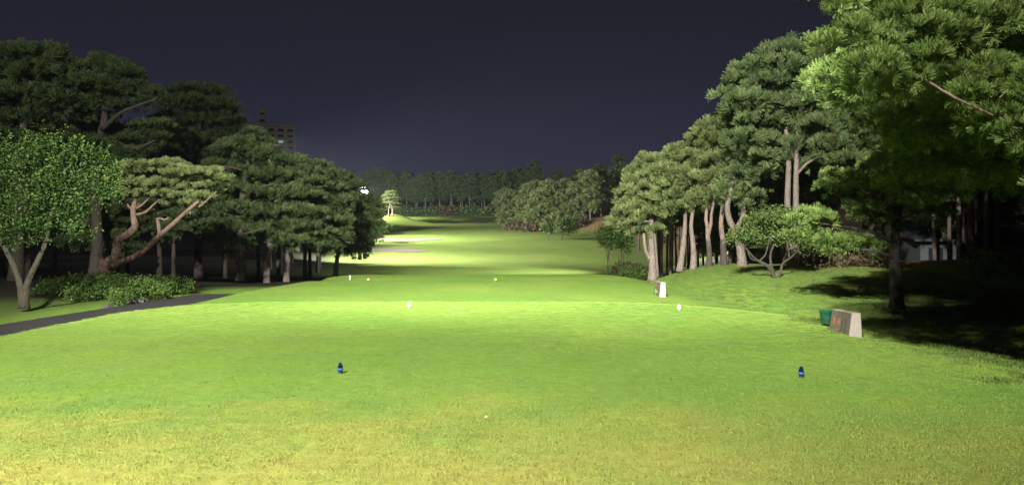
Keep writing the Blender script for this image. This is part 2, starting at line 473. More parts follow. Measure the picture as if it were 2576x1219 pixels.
cxm = (GX[:-1, :-1] + GX[1:, 1:]) / 2; cym = (GY[:-1, :-1] + GY[1:, 1:]) / 2
dc1 = sdf(cxm, cym, -7.8, 4.2, -14, 18.9, 2.5); dc2 = sdf_forward(cxm, cym)
zone = np.zeros(cxm.shape, int)
zone[(cym > 50) & (cym < 285) & (cxm > xl(cym) + 1) & (cxm < xr(cym))] = 1
zone[dc2 < 0.8] = 3
zone[dc1 < 0.8] = 2
def terrain_piece(name, z):
    jj, ii = np.nonzero(zone == z)
    quad = np.stack([jj * NX + ii, jj * NX + ii + 1, (jj + 1) * NX + ii + 1, (jj + 1) * NX + ii], 1)
    used, inv = np.unique(quad, return_inverse=True)
    inv = inv.reshape(-1, 4)
    V = np.stack([GX.ravel()[used], GY.ravel()[used], GZ.ravel()[used]], 1)
    me = bpy.data.meshes.new(name)
    me.from_pydata(V.tolist(), [], inv.tolist())
    for n_, A_ in (('fair', A_fair), ('rough', A_rough), ('straw', A_straw), ('wood_shade', A_wood_shade)):
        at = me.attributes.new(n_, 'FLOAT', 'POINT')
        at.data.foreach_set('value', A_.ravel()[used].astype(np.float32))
    me.polygons.foreach_set('use_smooth', [True] * len(me.polygons))
    me.materials.append(M['turf']); me.update()
    return tag(obj(name, me), kind='structure')
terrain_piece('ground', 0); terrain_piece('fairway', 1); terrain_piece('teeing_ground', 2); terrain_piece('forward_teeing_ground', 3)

# cart path
ys = np.arange(-30, 38.6, 0.5); V, Fc = [], []
offs = np.linspace(-1.25, 1.25, 7)
for y in ys:
    x0 = float(xp(y))
    for q in offs: V.append((x0 + q, y, Hf(x0 + q, y) + 0.018))
for j in range(len(ys) - 1):
    for i in range(6):
        a = j * 7 + i; Fc.append((a, a + 1, a + 8, a + 7))
me = bpy.data.meshes.new('path'); me.from_pydata(V, [], Fc); me.materials.append(M['asphalt']); me.update()
tag(obj('path', me), kind='structure')

# ------------------------------------------------------------------ bunkers
def bunker(name, x0, x1, y, ry, label, seed):
    rr = random.Random(seed); n = 44; cx_, rx = (x0 + x1) / 2, (x1 - x0) / 2
    ph = [rr.uniform(0, 6.28) for _ in range(4)]
    V, Fc = [], []; rings = 7
    for k in range(rings + 1):
        t = k / rings
        for i in range(n):
            a = 2 * PI * i / n
            s_ = 1 + 0.20 * math.sin(2 * a + ph[0]) + 0.13 * math.sin(3 * a + ph[1]) + 0.07 * math.sin(5 * a + ph[2])
            x = cx_ + rx * t * s_ * math.cos(a); yy = y + ry * t * s_ * math.sin(a) + 0.25 * ry * math.sin(1.7 * math.cos(a) + ph[3])
            V.append((x, yy, Hf(x, yy) + 0.05 - 0.0 * t))
    for k in range(rings):
        for i in range(n):
            a, b = k * n + i, k * n + (i + 1) % n
            Fc.append((a, b, b + n, a + n))
    me = bpy.data.meshes.new(name); me.from_pydata(V, [], Fc); me.materials.append(M['sand'])
    me.polygons.foreach_set('use_smooth', [True] * len(me.polygons)); me.update()
    return tag(obj(name, me), label, 'bunker', 'sand bunkers', 'structure')
bunker('bunker', -23.5, -14.0, 124.0, 4.6, 'nearer pale sand bunker at the left edge of the fairway', 3)
bunker('bunker', -25.5, -14.8, 149.5, 4.8, 'farther long pale sand bunker below the small bright shrub', 8)
bunker('bunker', -12.2, -7.4, 216, 2.2, 'flat small bunker in front of the far green', 5)
bunker('bunker', -29.0, -25.2, 213, 2.0, 'small bunker at the foot of the lone pine mound', 6)
bunker('bunker', -36.6, -33.2, 208, 1.8, 'tiny sand patch left of the lone pine mound', 9)

# ------------------------------------------------------------------ foliage builders
def unit(v): return v / np.maximum(np.linalg.norm(v, axis=-1, keepdims=True), 1e-6)

def tufts(C, Ax, L, w, K, spread, rng):
    """needle puffs: K slim faces out of each centre, fanned round its axis"""
    N = len(C)
    D = unit(Ax[:, None, :] + spread * unit(rng.normal(size=(N, K, 3))) * rng.uniform(0.3, 1.0, (N, K, 1)))
    ln = L * rng.uniform(0.65, 1.1, (N, K, 1)) * rng.uniform(0.75, 1.2, (N, 1, 1))
    S = unit(np.cross(D, rng.normal(size=(N, K, 3)))) * w
    B = C[:, None, :]
    tip = B + D * ln
    return np.stack([np.broadcast_to(B, tip.shape) + D * ln * 0.08, tip + S, tip - S], 2)   # N,K,3,3

def pad_points(pads, dens, rng, low=0.45):
    """points and axes over flattened foliage pads, most on the upper shell"""
    Cs, As = [], []
    for c, r in pads:
        r = np.array(r, float); c = np.array(c, float)
        p = 1.6
        area = 4 * PI * (((r[0] * r[1]) ** p + (r[0] * r[2]) ** p + (r[1] * r[2]) ** p) / 3) ** (1 / p)
        n = max(int(area * dens), 6)
        U = unit(rng.normal(size=(n, 3)))
        flip = (U[:, 2] < 0) & (rng.random(n) > low)
        U[flip, 2] *= -1
        ph = rng.uniform(0, 6.28, 6)
        lump = 1 + 0.16 * np.sin(4 * U[:, 0] + ph[0]) * np.sin(4 * U[:, 1] + ph[1]) + 0.10 * np.sin(7 * U[:, 0] + ph[2]) * np.sin(7 * U[:, 1] + 5 * U[:, 2] + ph[3])
        f = (1 - 0.42 * rng.random(n) ** 2.2) * lump
        Cs.append(c + U * r * f[:, None])
        As.append(unit(U / r * r.min() * 0.9 + np.array([0, 0, 0.55])))
    return np.concatenate(Cs), np.concatenate(As)

def needle_crown(name, pads, mat, dens=14, L=0.26, w=0.012, K=34, spread=1.15, seed=1, low=0.45):
    rng = np.random.default_rng(seed)
    C, A = pad_points(pads, dens, rng, low)
    T = tufts(C, A, L, w, K, spread, rng)
    return np_mesh(name, T.reshape(-1, 3), 3, mat, rng.random(len(C)))

def leaf_cloud(C, rng, size, up=0.5):
    N = len(C)
    nrm = unit(rng.normal(size=(N, 3)) + np.array([0, -0.25, up]))
    a = unit(np.cross(nrm, rng.normal(size=(N, 3)))); b = np.cross(nrm, a)
    s = size * rng.uniform(0.6, 1.25, (N, 1))
    return np.stack([C - a * s, C + b * s * 0.52 + nrm * s * 0.12, C + a * s, C - b * s * 0.52 + nrm * s * 0.12], 1)

def leaf_crown(name, pads, mat, dens, size, seed, per=7, jit=0.16, low=0.7, up=0.5):
    rng = np.random.default_rng(seed)
    C, A = pad_points(pads, dens, rng, low)
    Cl = (C[:, None, :] + rng.normal(size=(len(C), per, 3)) * jit).reshape(-1, 3)
    t = np.clip(np.repeat(rng.random(len(C)), per) * 0.6 + rng.random(len(Cl)) * 0.4, 0, 1)
    return np_mesh(name, leaf_cloud(Cl, rng, size, up).reshape(-1, 3), 4, mat, t)

def shoot_crown(name, pads, mat, dens, size, seed, per=16, length=0.7, low=0.6):
    rng = np.random.default_rng(seed)
    C, A = pad_points(pads, dens, rng, low)
    N = len(C)
    D = unit(A * np.array([0.9, 0.9, 0.3]) + np.array([0, 0, 0.9]) + rng.normal(size=(N, 3)) * 0.28)
    ln = length * rng.uniform(0.45, 1.15, (N, 1, 1))
    t = np.linspace(0.05, 1.0, per)[None, :, None]
    Pn = C[:, None, :] + D[:, None, :] * ln * t + rng.normal(size=(N, per, 3)) * (0.17 * (1 - 0.8 * t)) * np.array([1, 1, 0.45])
    Pn = Pn.reshape(-1, 3)
    tint = np.clip(np.repeat(rng.random(N) * 0.5, per) + np.tile(np.linspace(0.05, 0.5, per), N) + rng.normal(size=N * per) * 0.08, 0, 1)
    return np_mesh(name, leaf_cloud(Pn, rng, size, 0.9).reshape(-1, 3), 4, mat, tint)

def wob(p, q, n, amp, rr, sag=0.0):
    p, q = Vector(p), Vector(q); out = []
    for i in range(n + 1):
        t = i / n; k = math.sin(PI * t) * amp
        out.append(p.lerp(q, t) + Vector((rr.uniform(-k, k), rr.uniform(-k, k), rr.uniform(-k, k) * 0.7 + sag * math.sin(PI * t))))
    return out

def resample(pts, n):
    """smooth path through the given points"""
    pts = [Vector(p) for p in pts]; out = []; m = len(pts) - 1
    for i in range(n + 1):
        u = i / n * m; k = min(int(u), m - 1); t = u - k
        p0, p1, p2, p3 = pts[max(k - 1, 0)], pts[k], pts[k + 1], pts[min(k + 2, m)]
        out.append(0.5 * ((2 * p1) + (p2 - p0) * t + (2 * p0 - 5 * p1 + 4 * p2 - p3) * t * t + (3 * p1 - p0 - 3 * p2 + p3) * t ** 3))
    return out

def generic_pine(seed, Ht, cb, R, nl=16, flat=0.34, lean=(0, 0), rt=0.2, shape='umbrella', stem_n=10):
    """trunk builder and foliage pads of a pine standing at the origin"""
    rr = random.Random(seed); mb = MB()
    bend = rr.uniform(-0.35, 0.35)
    def trunk(t):
        return Vector((lean[0] * t + bend * math.sin(t * 4.2) * 0.5, lean[1] * t + bend * math.cos(t * 3.1) * 0.4 - bend * 0.4, Ht * 0.93 * t))
    pts = [trunk(i / stem_n) for i in range(stem_n + 1)]; pts[0].z = -0.35
    mb.tube(pts, [rt * (1.22 if i == 0 else 1) * (1 - 0.78 * i / stem_n) for i in range(stem_n + 1)], 9, 0.05)
    pads = []
    for i in range(nl):
        t = (i + 0.5) / nl; z = cb + (Ht - cb) * t ** 0.95
        prof = math.sqrt(max(0.05, 1 - (t * 0.93) ** 2)) * (0.72 + 0.28 * min(1, t * 4)) if shape == 'umbrella' else (1 - t) ** 0.75 * 0.92 + 0.14
        a = i * 2.39996 + rr.uniform(-0.4, 0.4)
        reach = R * prof * rr.uniform(0.74, 1.06)
        s = trunk(min(0.98, (z - 0.12 * reach) / (Ht * 0.93)))
        e_ = Vector((s.x + math.cos(a) * reach, s.y + math.sin(a) * reach, z + rr.uniform(-0.05, 0.10) * R))
        lp = wob(s, e_.lerp(s, 0.22), 5, 0.13, rr, -0.10)
        mb.tube(lp, [rt * 0.34 * (1 - t * 0.6) * (1 - 0.75 * k / 5) + 0.012 for k in range(6)], 5, 0.05)
        pr = R * (0.27 + 0.16 * prof) * rr.uniform(0.85, 1.15)
        pads.append((e_ * 0.80 + s * 0.20 + Vector((0, 0, 0.05)), (pr, pr, pr * flat * rr.uniform(0.8, 1.2))))
        if prof > 0.5:
            m2 = s.lerp(e_, 0.45); m2.z += rr.uniform(-0.1, 0.3)
            pads.append((m2, (pr * 0.85, pr * 0.85, pr * flat)))
            b2 = a + rr.choice((-1, 1)) * rr.uniform(0.4, 0.6)
            e2 = Vector((s.x + math.cos(b2) * reach * 0.86, s.y + math.sin(b2) * reach * 0.86, z - rr.uniform(0.0, 0.14) * R))
            pads.append((e2, (pr * 0.66, pr * 0.66, pr * flat * 0.8)))
    top = trunk(1.0); pads.append((top + Vector((0, 0, Ht * 0.03)), (R * 0.34, R * 0.34, R * 0.2)))
    return mb, pads

def place_tree(name, loc, rz, sc, trunk_me, crown_me, label, cat, group, crown2=None):
    t = empty(name, loc, rz); t.scale = sc if isinstance(sc, tuple) else (sc, sc, sc)
    obj('trunk', trunk_me, t); obj('crown', crown_me, t)
    tag(t, label, cat, group)
    return t

def dpad(dx, dy, Y, rdx, rdy, depth=0.9):
    c = P(dx, dy, Y); k = Y / F2
    return (c, (rdx * k, rdx * k * depth, rdy * k))

def hero(name, base_dx, Y, stems, pads, bark, needle, label, cat='pine tree', group=None, leaf=None, back=True, fat=1.0, drop=0.0, dtop=300.0, **kw):
    """a tree of its own shape: stems are (points as bearing, height, distance offset; start and end thickness)"""
    x = (base_dx - CX) / F2 * Y
    loc = Vector((x, Y, Hf(x, Y)))
    mb = MB()
    for pts, r0, r1, n in stems:
        q = [P(a, b, Y + c) - loc for a, b, c in pts]
        q = resample(q, n)
        mb.tube(q, [(r0 + (r1 - r0) * (i / n) ** 0.85) * (1 + (0.28 * math.exp(-(q[i] - q[0]).length / (1.6 * r0)) if q[0].z < 0.2 else 0)) for i in range(n + 1)], 10, 0.075)
    t = empty(name, loc)
    mb.build('trunk', bark, t, True)
    pl = []
    rr = random.Random(int(base_dx) + len(pads))
    for dx, dy, rx, ry in pads:
        ry *= fat; dy += drop * max(0.0, (dtop - dy) / 100.0)
        k = rx * Y / F2
        c, r = dpad(dx, dy, Y + rr.uniform(-0.9, 0.5) * k, rx, ry, rr.uniform(0.8, 1.1))
        pl.append((c - loc, r))
        if back:
            c, r = dpad(dx + rr.uniform(-0.5, 0.5) * rx, dy + rr.uniform(-0.3, 0.5) * ry, Y + rr.uniform(1.0, 1.9) * k, rx, ry)
            pl.append((c - loc, r))
    if leaf and 'length' in leaf: me = shoot_crown('crown', pl, needle, **leaf)
    elif leaf: me = leaf_crown('crown', pl, needle, **leaf)
    else: me = needle_crown('crown', pl, needle, **kw)
    obj('crown', me, t)
    return tag(t, label, cat, group)

# ------------------------------------------------------------------ floodlight masts (the light of the place, with some added fill)
def spot(name, parent, loc, target, watts, size, blend=0.7, col=(1.0, 1.0, 0.94), rad=0.25):
    ld = bpy.data.lights.new(name, 'SPOT'); ld.energy = watts; ld.spot_size = math.radians(size); ld.spot_blend = blend
    ld.color = col; ld.shadow_soft_size = rad
    o = bpy.data.objects.new(name, ld); COL.objects.link(o)
    o.parent = parent
    o.location = Vector(loc) - parent.location
    d = Vector(target) - Vector(loc)
    o.rotation_euler = d.to_track_quat('-Z', 'Y').to_euler()
    return o

def mast(loc, height, heads, label, arms):
    """pole, cross arms and floodlight heads; heads: (x, z, target)"""
    t = empty('floodlight_mast', loc); L0 = Vector(loc)
    mb = MB(); mb.tube([(0, 0, -0.4), (0, 0, height * 0.5), (0, 0, height + 0.3)], [0.16, 0.12, 0.08], 10); mb.build('pole', M['steel'], t, True)
    for z, half, ax in arms:
        mb = MB(); d = Vector(ax) * half
        mb.tube([Vector((0, 0, z)) - d, Vector((0, 0, z)) + d], [0.05, 0.05], 6); mb.build('cross_arm', M['steel'], t)
    hm = MB(); hm.lathe([(0.10, -0.34), (0.16, -0.30), (0.22, -0.12), (0.33, 0.03), (0.34, 0.05)], 16)
    hme = hm.mesh('floodlight_head', M['iron'], True)
    lm = MB(); lm.lathe([(0.30, 0.0), (0.30, 0.012)], 16); lme = lm.mesh('lens', M['lamp'])
    for pos, tgt in heads:
        h = obj('floodlight_head', hme, t, pos)
        d = Vector(tgt) - (L0 + Vector(pos)); h.rotation_euler = d.to_track_quat('Z', 'Y').to_euler()
        obj('lens', lme, h, (0, 0, 0.052))
    tag(t, label, 'floodlight', 'floodlight masts')
    return t

TM = (-7.6, -10.0)
tz = Hf(*TM)
tee_mast = mast((*TM, tz), 17.6, [((-0.9 + 0.9 * i, 0.25, 17.4), (0, 25, 0)) for i in range(3)] + [((-0.9 + 0.9 * i, 0.25, 16.6), (0, 12, 0)) for i in range(3)],
                'tall floodlight mast standing behind the tee, out of the picture', [(17.4, 1.3, (1, 0, 0)), (16.6, 1.3, (1, 0, 0))])
spot('tee_floodlight', tee_mast, (TM[0], TM[1] + 0.8, tz + 17.2), (-5.6, 12.8, 0), 88000, 65, 1.0)
spot('tee_floodlight', tee_mast, (TM[0] + 0.9, TM[1] + 0.8, tz + 17.2), (-5.0, 37, 0.0), 185000, 40, 1.0, (1.0, 1.0, 0.92))
spot('tee_floodlight', tee_mast, (TM[0] + 1.8, TM[1] + 0.8, tz + 17.2), (6.5, 38.5, 0.8), 240000, 42, 1.0, (1.0, 1.0, 0.92))
spot('tee_floodlight', tee_mast, (TM[0], TM[1] + 0.8, tz + 16.4), (-17.0, 42, 5.5), 75000, 44, 1.0, (1.0, 1.0, 0.92))  # extra beam added to lift the dim left trees
spot('tee_floodlight', tee_mast, (TM[0] + 1.8, TM[1] + 0.8, tz + 16.4), (6.2, 9.8, 4.8), 38000, 34, 1.0, (1.0, 1.0, 0.92))  # extra beam added to brighten the foreground boughs

FM = P(905.5, 600, 130); FM.z = Hf(FM.x, FM.y)
fz = P(906, 482, 130).z - FM.z
fair_mast = mast(FM, fz + 0.9, [((0.42, -0.2, fz), (-2, 98, 0)), ((1.05, -0.2, fz), (-2, 98, 0)), ((0.05, -0.1, fz + 0.85), (10, 134, 0)), ((0.38, -0.1, fz + 0.85), (10, 134, 0)), ((0.80, -0.1, fz + 0.85), (10, 136, 0))],
                 'distant lit floodlight mast rising over the left treeline', [(fz, 1.1, (1, 0, 0)), (fz + 0.85, 1.0, (1, 0, 0))])
spot('fairway_floodlight', fair_mast, (FM.x + 1.2, FM.y - 0.9, FM.z + fz + 0.3), (4, 124, 0), 6000, 120, 1.0, (1.0, 1.0, 0.93), 0.4)
spot('fairway_floodlight', fair_mast, (FM.x + 1.4, FM.y + 0.5, FM.z + fz + 0.5), (10, 185, 7), 120000, 60, 1.0, (1.0, 0.98, 0.90), 0.4)
for (gx, gy), gh, tgt, pw, lb in (((-33.0, 97.0), 13.0, (1, 115, -1), 300000, 'tall floodlight mast hidden deep in the left wood near the first bunker'),
                                  ((-40.0, 139.0), 12.5, (3, 163, 2), 250000, 'tall floodlight mast hidden deep in the left wood near the second bunker')):
    gz_ = Hf(gx, gy)
    row_mast = mast((gx, gy, gz_), gh, [((-0.5, -0.2, gh - 0.2), tgt), ((0.5, -0.2, gh - 0.2), tgt)], lb, [(gh - 0.2, 0.8, (1, 0, 0))])
    spot('row_floodlight', row_mast, (gx + 1.2, gy + 0.3, gz_ + gh), tgt, pw, 112, 1.0, (1.0, 1.0, 0.93), 0.5)
QM = (16.0, 73.0)  # unseen mast added as fill to even out the fairway light
bank_fill_mast = mast((*QM, Hf(*QM)), 9.0, [((-0.5, -0.2, 8.8), (-6, 96, -2)), ((0.5, -0.2, 8.8), (-6, 96, -2))],
                 'unseen fill mast added behind the right-hand pine row', [(8.8, 0.8, (1, 0, 0))])
spot('bank_fill_light', bank_fill_mast, (QM[0] - 0.8, QM[1] + 0.2, Hf(*QM) + 8.8), (-13, 82, -2), 62000, 74, 1.0, (1.0, 1.0, 0.93), 0.4)
VM = (-45.0, 197.0)
green_mast = mast((*VM, Hf(*VM)), 11.0, [((-0.5, -0.2, 10.8), (-27, 212, 6)), ((0.5, -0.2, 10.8), (-27, 212, 6))],
                  'floodlight mast behind the left trees beside the far green', [(10.8, 0.8, (1, 0, 0))])
spot('green_floodlight', green_mast, (VM[0] + 0.9, VM[1] - 0.4, Hf(*VM) + 10.8), (-26, 211, 6), 120000, 90, 1.0, (1.0, 1.0, 0.90), 0.4)
spot('green_floodlight', green_mast, (VM[0] + 0.9, VM[1] + 0.4, Hf(*VM) + 11.0), (-18, 300, 16), 420000, 60, 1.0, (0.92, 1.0, 0.92), 0.4)  # extra beam added to lift the far wood
EM = (21.6, 84.5)
wood_mast = mast((*EM, Hf(*EM)), 7.0, [((-0.4, -0.2, 7.0), (21, 80, 0)), ((0.4, -0.2, 7.0), (21, 80, 0))],
                 'hidden floodlight mast behind the right-hand pines', [(7.0, 0.7, (1, 0, 0))])
spot('wood_floodlight', wood_mast, (EM[0], EM[1] - 0.8, Hf(*EM) + 6.8), (20.0, 78.0, 0), 9000, 56, 0.8, (1.0, 1.0, 0.85))

# ------------------------------------------------------------------ left-hand trees
NW = dict(dens=8.5, L=0.37, w=0.014, K=38, spread=1.0)
hero('maple_tree', 60, 24.5,
     [([(58, 775, 0), (52, 720, 0), (36, 670, 0), (5, 610, 0.3), (-20, 560, 0.4)], 0.13, 0.05, 12),
      ([(62, 775, 0), (68, 715, 0), (92, 660, -0.1), (118, 600, 0.2), (130, 520, 0.5)], 0.125, 0.045, 12)],
     [(20, 440, 40, 24), (75, 430, 40, 26), (125, 440, 38, 26), (170, 450, 36, 24), (215, 455, 34, 22), (250, 480, 32, 18), (-20, 450, 40, 30), (40, 480, 46, 24), (100, 485, 46, 24), (160, 490, 44, 22), (205, 500, 40, 20), (270, 508, 18, 8),
      (0, 515, 44, 24), (60, 525, 46, 22), (120, 530, 44, 18), (180, 535, 38, 15), (230, 530, 26, 10), (-40, 520, 44, 30), (20, 560, 40, 18), (75, 570, 40, 14), (130, 575, 40, 12), (170, 588, 34, 9), (205, 600, 14, 5), (-10, 600, 40, 18), (40, 605, 34, 12), (90, 608, 26, 8), (15, 632, 26, 8), (-40, 590, 40, 24),
      (92, 378, 8, 24), (28, 388, 9, 24), (140, 388, 8, 20), (195, 385, 8, 20), (232, 402, 7, 16), (-12, 392, 10, 24), (60, 395, 9, 20), (170, 402, 8, 16), (258, 428, 8, 14), (115, 396, 8, 20), (8, 408, 9, 18), (215, 415, 8, 16), (280, 455, 8, 9), (288, 492, 9, 6)],
     M['bark_green'], M['maple'], 'bright green maple with a forked trunk at the left edge', 'maple tree', None,
     leaf=dict(dens=6.2, size=0.052, seed=4, per=19, length=0.72), back=True)

hero('red_pine', 263, 33,
     [([(262, 722, 0), (262, 700, 0), (266, 675, 0), (273, 660, 0), (290, 645, 0.1), (294, 622, 0.2), (297, 604, 0.2), (320, 589, 0), (338, 572, -0.2), (337, 552, -0.2), (335, 528, 0), (340, 500, 0.2)], 0.30, 0.09, 30),
      ([(270, 672, 0), (292, 663, -0.2), (347, 640, -0.5), (386, 606, -0.8), (408, 586, -0.9), (444, 554, -1.0), (470, 530, -1.2), (500, 505, -1.2)], 0.17, 0.06, 20),
      ([(402, 592, -0.8), (400, 570, -0.8), (397, 548, -0.7), (415, 552, -0.9), (425, 545, -0.9)], 0.10, 0.03, 8),
      ([(336, 540, 0), (365, 533, 0), (385, 515, 0), (402, 500, 0.1)], 0.07, 0.03, 8),
      ([(340, 525, 0), (360, 512, 0), (380, 490, 0)], 0.06, 0.03, 6),
      ([(335, 530, 0), (318, 510, 0.4), (310, 490, 0.6)], 0.06, 0.03, 6),
      ([(262, 670, 0), (255, 650, 0), (252, 634, 0)], 0.13, 0.07, 5),
      ([(500, 520, -1.2), (520, 503, -1.2), (545, 480, -1.2)], 0.05, 0.02, 6)],
     [(350, 425, 42, 14), (420, 420, 40, 12), (310, 450, 34, 16), (385, 440, 42, 14), (455, 440, 44, 13), (505, 445, 34, 12), (545, 455, 28, 13),
      (350, 470, 42, 15), (420, 470, 44, 14), (480, 478, 40, 13), (525, 472, 26, 10), (330, 495, 34, 14), (455, 500, 36, 10), (500, 500, 34, 10), (478, 516, 24, 7), (395, 492, 34, 12), (540, 438, 20, 8)],
     M['bark_red'], M['needle_warm'], 'crooked red pine with bare bending limbs and a flat yellow-green top', 'pine tree', None,
     back=True, dens=15, L=0.25, w=0.011, K=40, spread=0.85, low=0.2, seed=11)

hero('pine_tree', 240, 42,
     [([(238, 712, 0), (244, 600, 0), (240, 470, 0), (248, 360, 0), (262, 305, -0.4), (264, 268, 0), (268, 200, 0.4)], 0.34, 0.10, 22),
      ([(257, 325, -0.4), (300, 285, -1.0), (345, 265, -1.2), (392, 248, -1.2)], 0.13, 0.04, 10),
      ([(248, 365, 0), (300, 362, -0.8), (340, 372, -1.0), (390, 352, -1.2)], 0.13, 0.04, 10),
      ([(246, 380, 0), (200, 375, -0.5), (160, 370, -0.8)], 0.12, 0.04, 8)],
     [(200, 185, 60, 20), (262, 172, 56, 18), (312, 195, 44, 20), (150, 220, 60, 24), (225, 225, 66, 24), (290, 232, 56, 22), (335, 222, 26, 16), (180, 272, 64, 22), (250, 275, 50, 18), (120, 290, 54, 22),
      (388, 244, 28, 13), (360, 262, 22, 9), (398, 318, 34, 9), (355, 322, 30, 8), (385, 350, 38, 12), (335, 355, 30, 10), (235, 372, 56, 18), (170, 368, 52, 20), (300, 392, 40, 14), (215, 410, 50, 16), (330, 420, 40, 16), (130, 330, 46, 18)],
     M['bark_dark'], M['needle'], 'broad-domed pine behind the maple showing one bare reddish limb', seed=12, fat=1.25, **NW)  # dark bark carries the shadow lying over this trunk

hero('pine_tree', 40, 40,
     [([(40, 715, 0), (46, 500, 0), (58, 330, 0), (66, 160, 0.4)], 0.36, 0.12, 14)],
     [(60, 145, 74, 22), (125, 140, 42, 20), (10, 190, 76, 28), (105, 195, 70, 26), (40, 250, 84, 28), (-60, 220, 80, 34), (125, 255, 50, 22), (-20, 310, 80, 26), (70, 310, 60, 22), (20, 352, 56, 16), (-40, 150, 60, 26)],
     M['bark_dark'], M['needle'], 'tall dark pine at the top left corner', seed=13, fat=1.25, **NW)

hero('pine_tree', 500, 54,
     [([(498, 700, 0), (496, 560, 0), (488, 420, 0), (500, 330, 0), (504, 245, 0)], 0.32, 0.10, 14),
      ([(490, 440, 0), (468, 410, -0.8), (452, 390, -1.0)], 0.12, 0.04, 6)],
     [(478, 235, 50, 15), (530, 242, 50, 16), (440, 262, 42, 18), (495, 270, 66, 20), (570, 275, 36, 17), (448, 312, 58, 20), (525, 315, 62, 21), (585, 310, 26, 15), (475, 358, 62, 20), (550, 362, 54, 20), (428, 385, 40, 15), (510, 402, 56, 18)],
     M['bark_dark'], M['needle'], 'rounded deep green pine left of the apartment tower', seed=14, fat=1.25, **NW)

hero('pine_tree', 607, 45,
     [([(606, 705, 0), (608, 640, 0), (604, 560, 0), (612, 470, 0), (626, 400, 0), (634, 342, 0)], 0.27, 0.07, 18),
      ([(606, 560, 0), (580, 540, -0.8), (550, 535, -1.2)], 0.09, 0.03, 6), ([(612, 480, 0), (650, 470, -1.0), (690, 462, -1.2)], 0.09, 0.03, 6),
      ([(620, 430, 0), (580, 420, -0.9), (540, 415, -1.0)], 0.08, 0.03, 6), ([(606, 590, 0), (640, 580, -0.8), (668, 572, -1)], 0.08, 0.03, 6)],
     [(634, 340, 20, 8), (652, 362, 30, 11), (602, 368, 38, 12), (668, 388, 38, 12), (590, 382, 48, 14), (640, 398, 54, 14), (702, 412, 32, 12), (560, 418, 46, 13), (610, 440, 56, 14), (672, 446, 46, 13), (545, 462, 44, 12), (600, 484, 62, 14), (668, 492, 50, 13),
      (712, 470, 26, 10), (540, 512, 42, 11), (592, 530, 56, 13), (650, 540, 44, 12), (560, 568, 48, 13), (618, 582, 48, 13), (590, 614, 34, 12), (655, 590, 26, 10), (540, 545, 26, 9)],
     M['bark_dark'], M['needle'], 'olive layered pine in front of the apartment tower', seed=15, fat=1.25, **NW)

hero('pine_tree', 671, 46,
     [([(671, 728, 0), (672, 660, 0), (690, 560, 0.4), (720, 480, 0.6), (738, 405, 0.6)], 0.23, 0.06, 14)],
     [(742, 412, 30, 11), (712, 428, 30, 11), (768, 436, 34, 12), (740, 448, 44, 14), (785, 462, 34, 12), (725, 482, 40, 12), (772, 498, 44, 13), (700, 520, 34, 11), (748, 535, 44, 12), (795, 540, 30, 10), (712, 572, 34, 11), (765, 575, 40, 11), (708, 606, 26, 12), (742, 610, 26, 9)],
     M['bark_pale'], M['needle_blue'], 'pine with a pale lower trunk rising from the edge of the cart path', seed=16, fat=1.25, **NW)

hero('pine_tree', 722, 48,
     [([(721, 722, 0), (724, 650, 0), (760, 540, 0.6), (795, 460, 0.6), (806, 425, 0.6)], 0.22, 0.06, 14)],
     [(800, 425, 32, 12), (832, 446, 32, 12), (790, 455, 36, 12), (835, 478, 40, 13), (800, 500, 38, 12), (852, 512, 34, 11), (815, 532, 42, 12), (790, 560, 34, 10), (842, 560, 42, 12), (812, 590, 42, 11), (850, 600, 34, 10), (820, 622, 34, 9)],
     M['bark_pale'], M['needle_blue'], 'pine with drooping shelves, second pale trunk along the cart path', seed=17, fat=1.25, **NW)

hero('pine_tree', 845, 56,
     [([(843, 715, 0), (848, 650, 0), (868, 560, 0.4), (876, 460, 0.4)], 0.21, 0.06, 14)],
     [(872, 452, 28, 11), (892, 474, 28, 11), (860, 480, 30, 11), (888, 502, 32, 11), (905, 525, 28, 10), (870, 528, 34, 11), (895, 552, 34, 11), (868, 575, 36, 11), (908, 582, 30, 10), (885, 606, 38, 10), (915, 612, 24, 9), (865, 628, 32, 9), (900, 636, 30, 8)],
     M['bark_pale'], M['needle_blue'], 'pine whose slim trunk stands behind the forward tee, end of the near left row', seed=18, fat=1.25, **NW)

hero('pine_tree', 918, 88,
     [([(918, 650, 0), (920, 600, 0), (925, 540, 0), (930, 498, 0)], 0.24, 0.06, 10)],
     [(930, 500, 18, 9), (915, 515, 22, 9), (940, 520, 18, 9), (925, 540, 26, 10), (948, 545, 14, 8), (912, 560, 24, 9), (938, 568, 22, 9), (920, 592, 26, 9), (940, 600, 18, 7), (915, 618, 22, 7), (905, 535, 20, 9)],
     M['bark_dark'], M['needle_blue'], 'small-looking pine closing the left treeline beside the nearer bunker', seed=19, dens=9, L=0.40, w=0.02, K=24)
hero('pine_tree', 905, 84,
     [([(905, 652, 0), (905, 600, 0), (900, 540, 0)], 0.22, 0.07, 8)],
     [(895, 500, 24, 10), (900, 525, 26, 10), (880, 545, 26, 10), (905, 555, 24, 9), (885, 575, 28, 9), (900, 600, 26, 8)],
     M['bark_dark'], M['needle'], 'dark pine just left of the nearer bunker, trunk against the sand', seed=20, dens=9, L=0.40, w=0.02, K=24)
hero('pine_tree', 936, 168,
     [([(940, 600, 0), (940, 560, 0), (942, 512, 0)], 0.24, 0.07, 8)],
     [(945, 508, 12, 7), (935, 516, 14, 7), (952, 520, 11, 7), (940, 532, 18, 7), (955, 540, 12, 6), (935, 550, 18, 7), (950, 560, 14, 6), (940, 575, 16, 6)],
     M['bark_dark'], M['needle_blue'], 'pale misty pine directly beside the glowing floodlights', seed=21, dens=6, L=0.55, w=0.03, K=20)

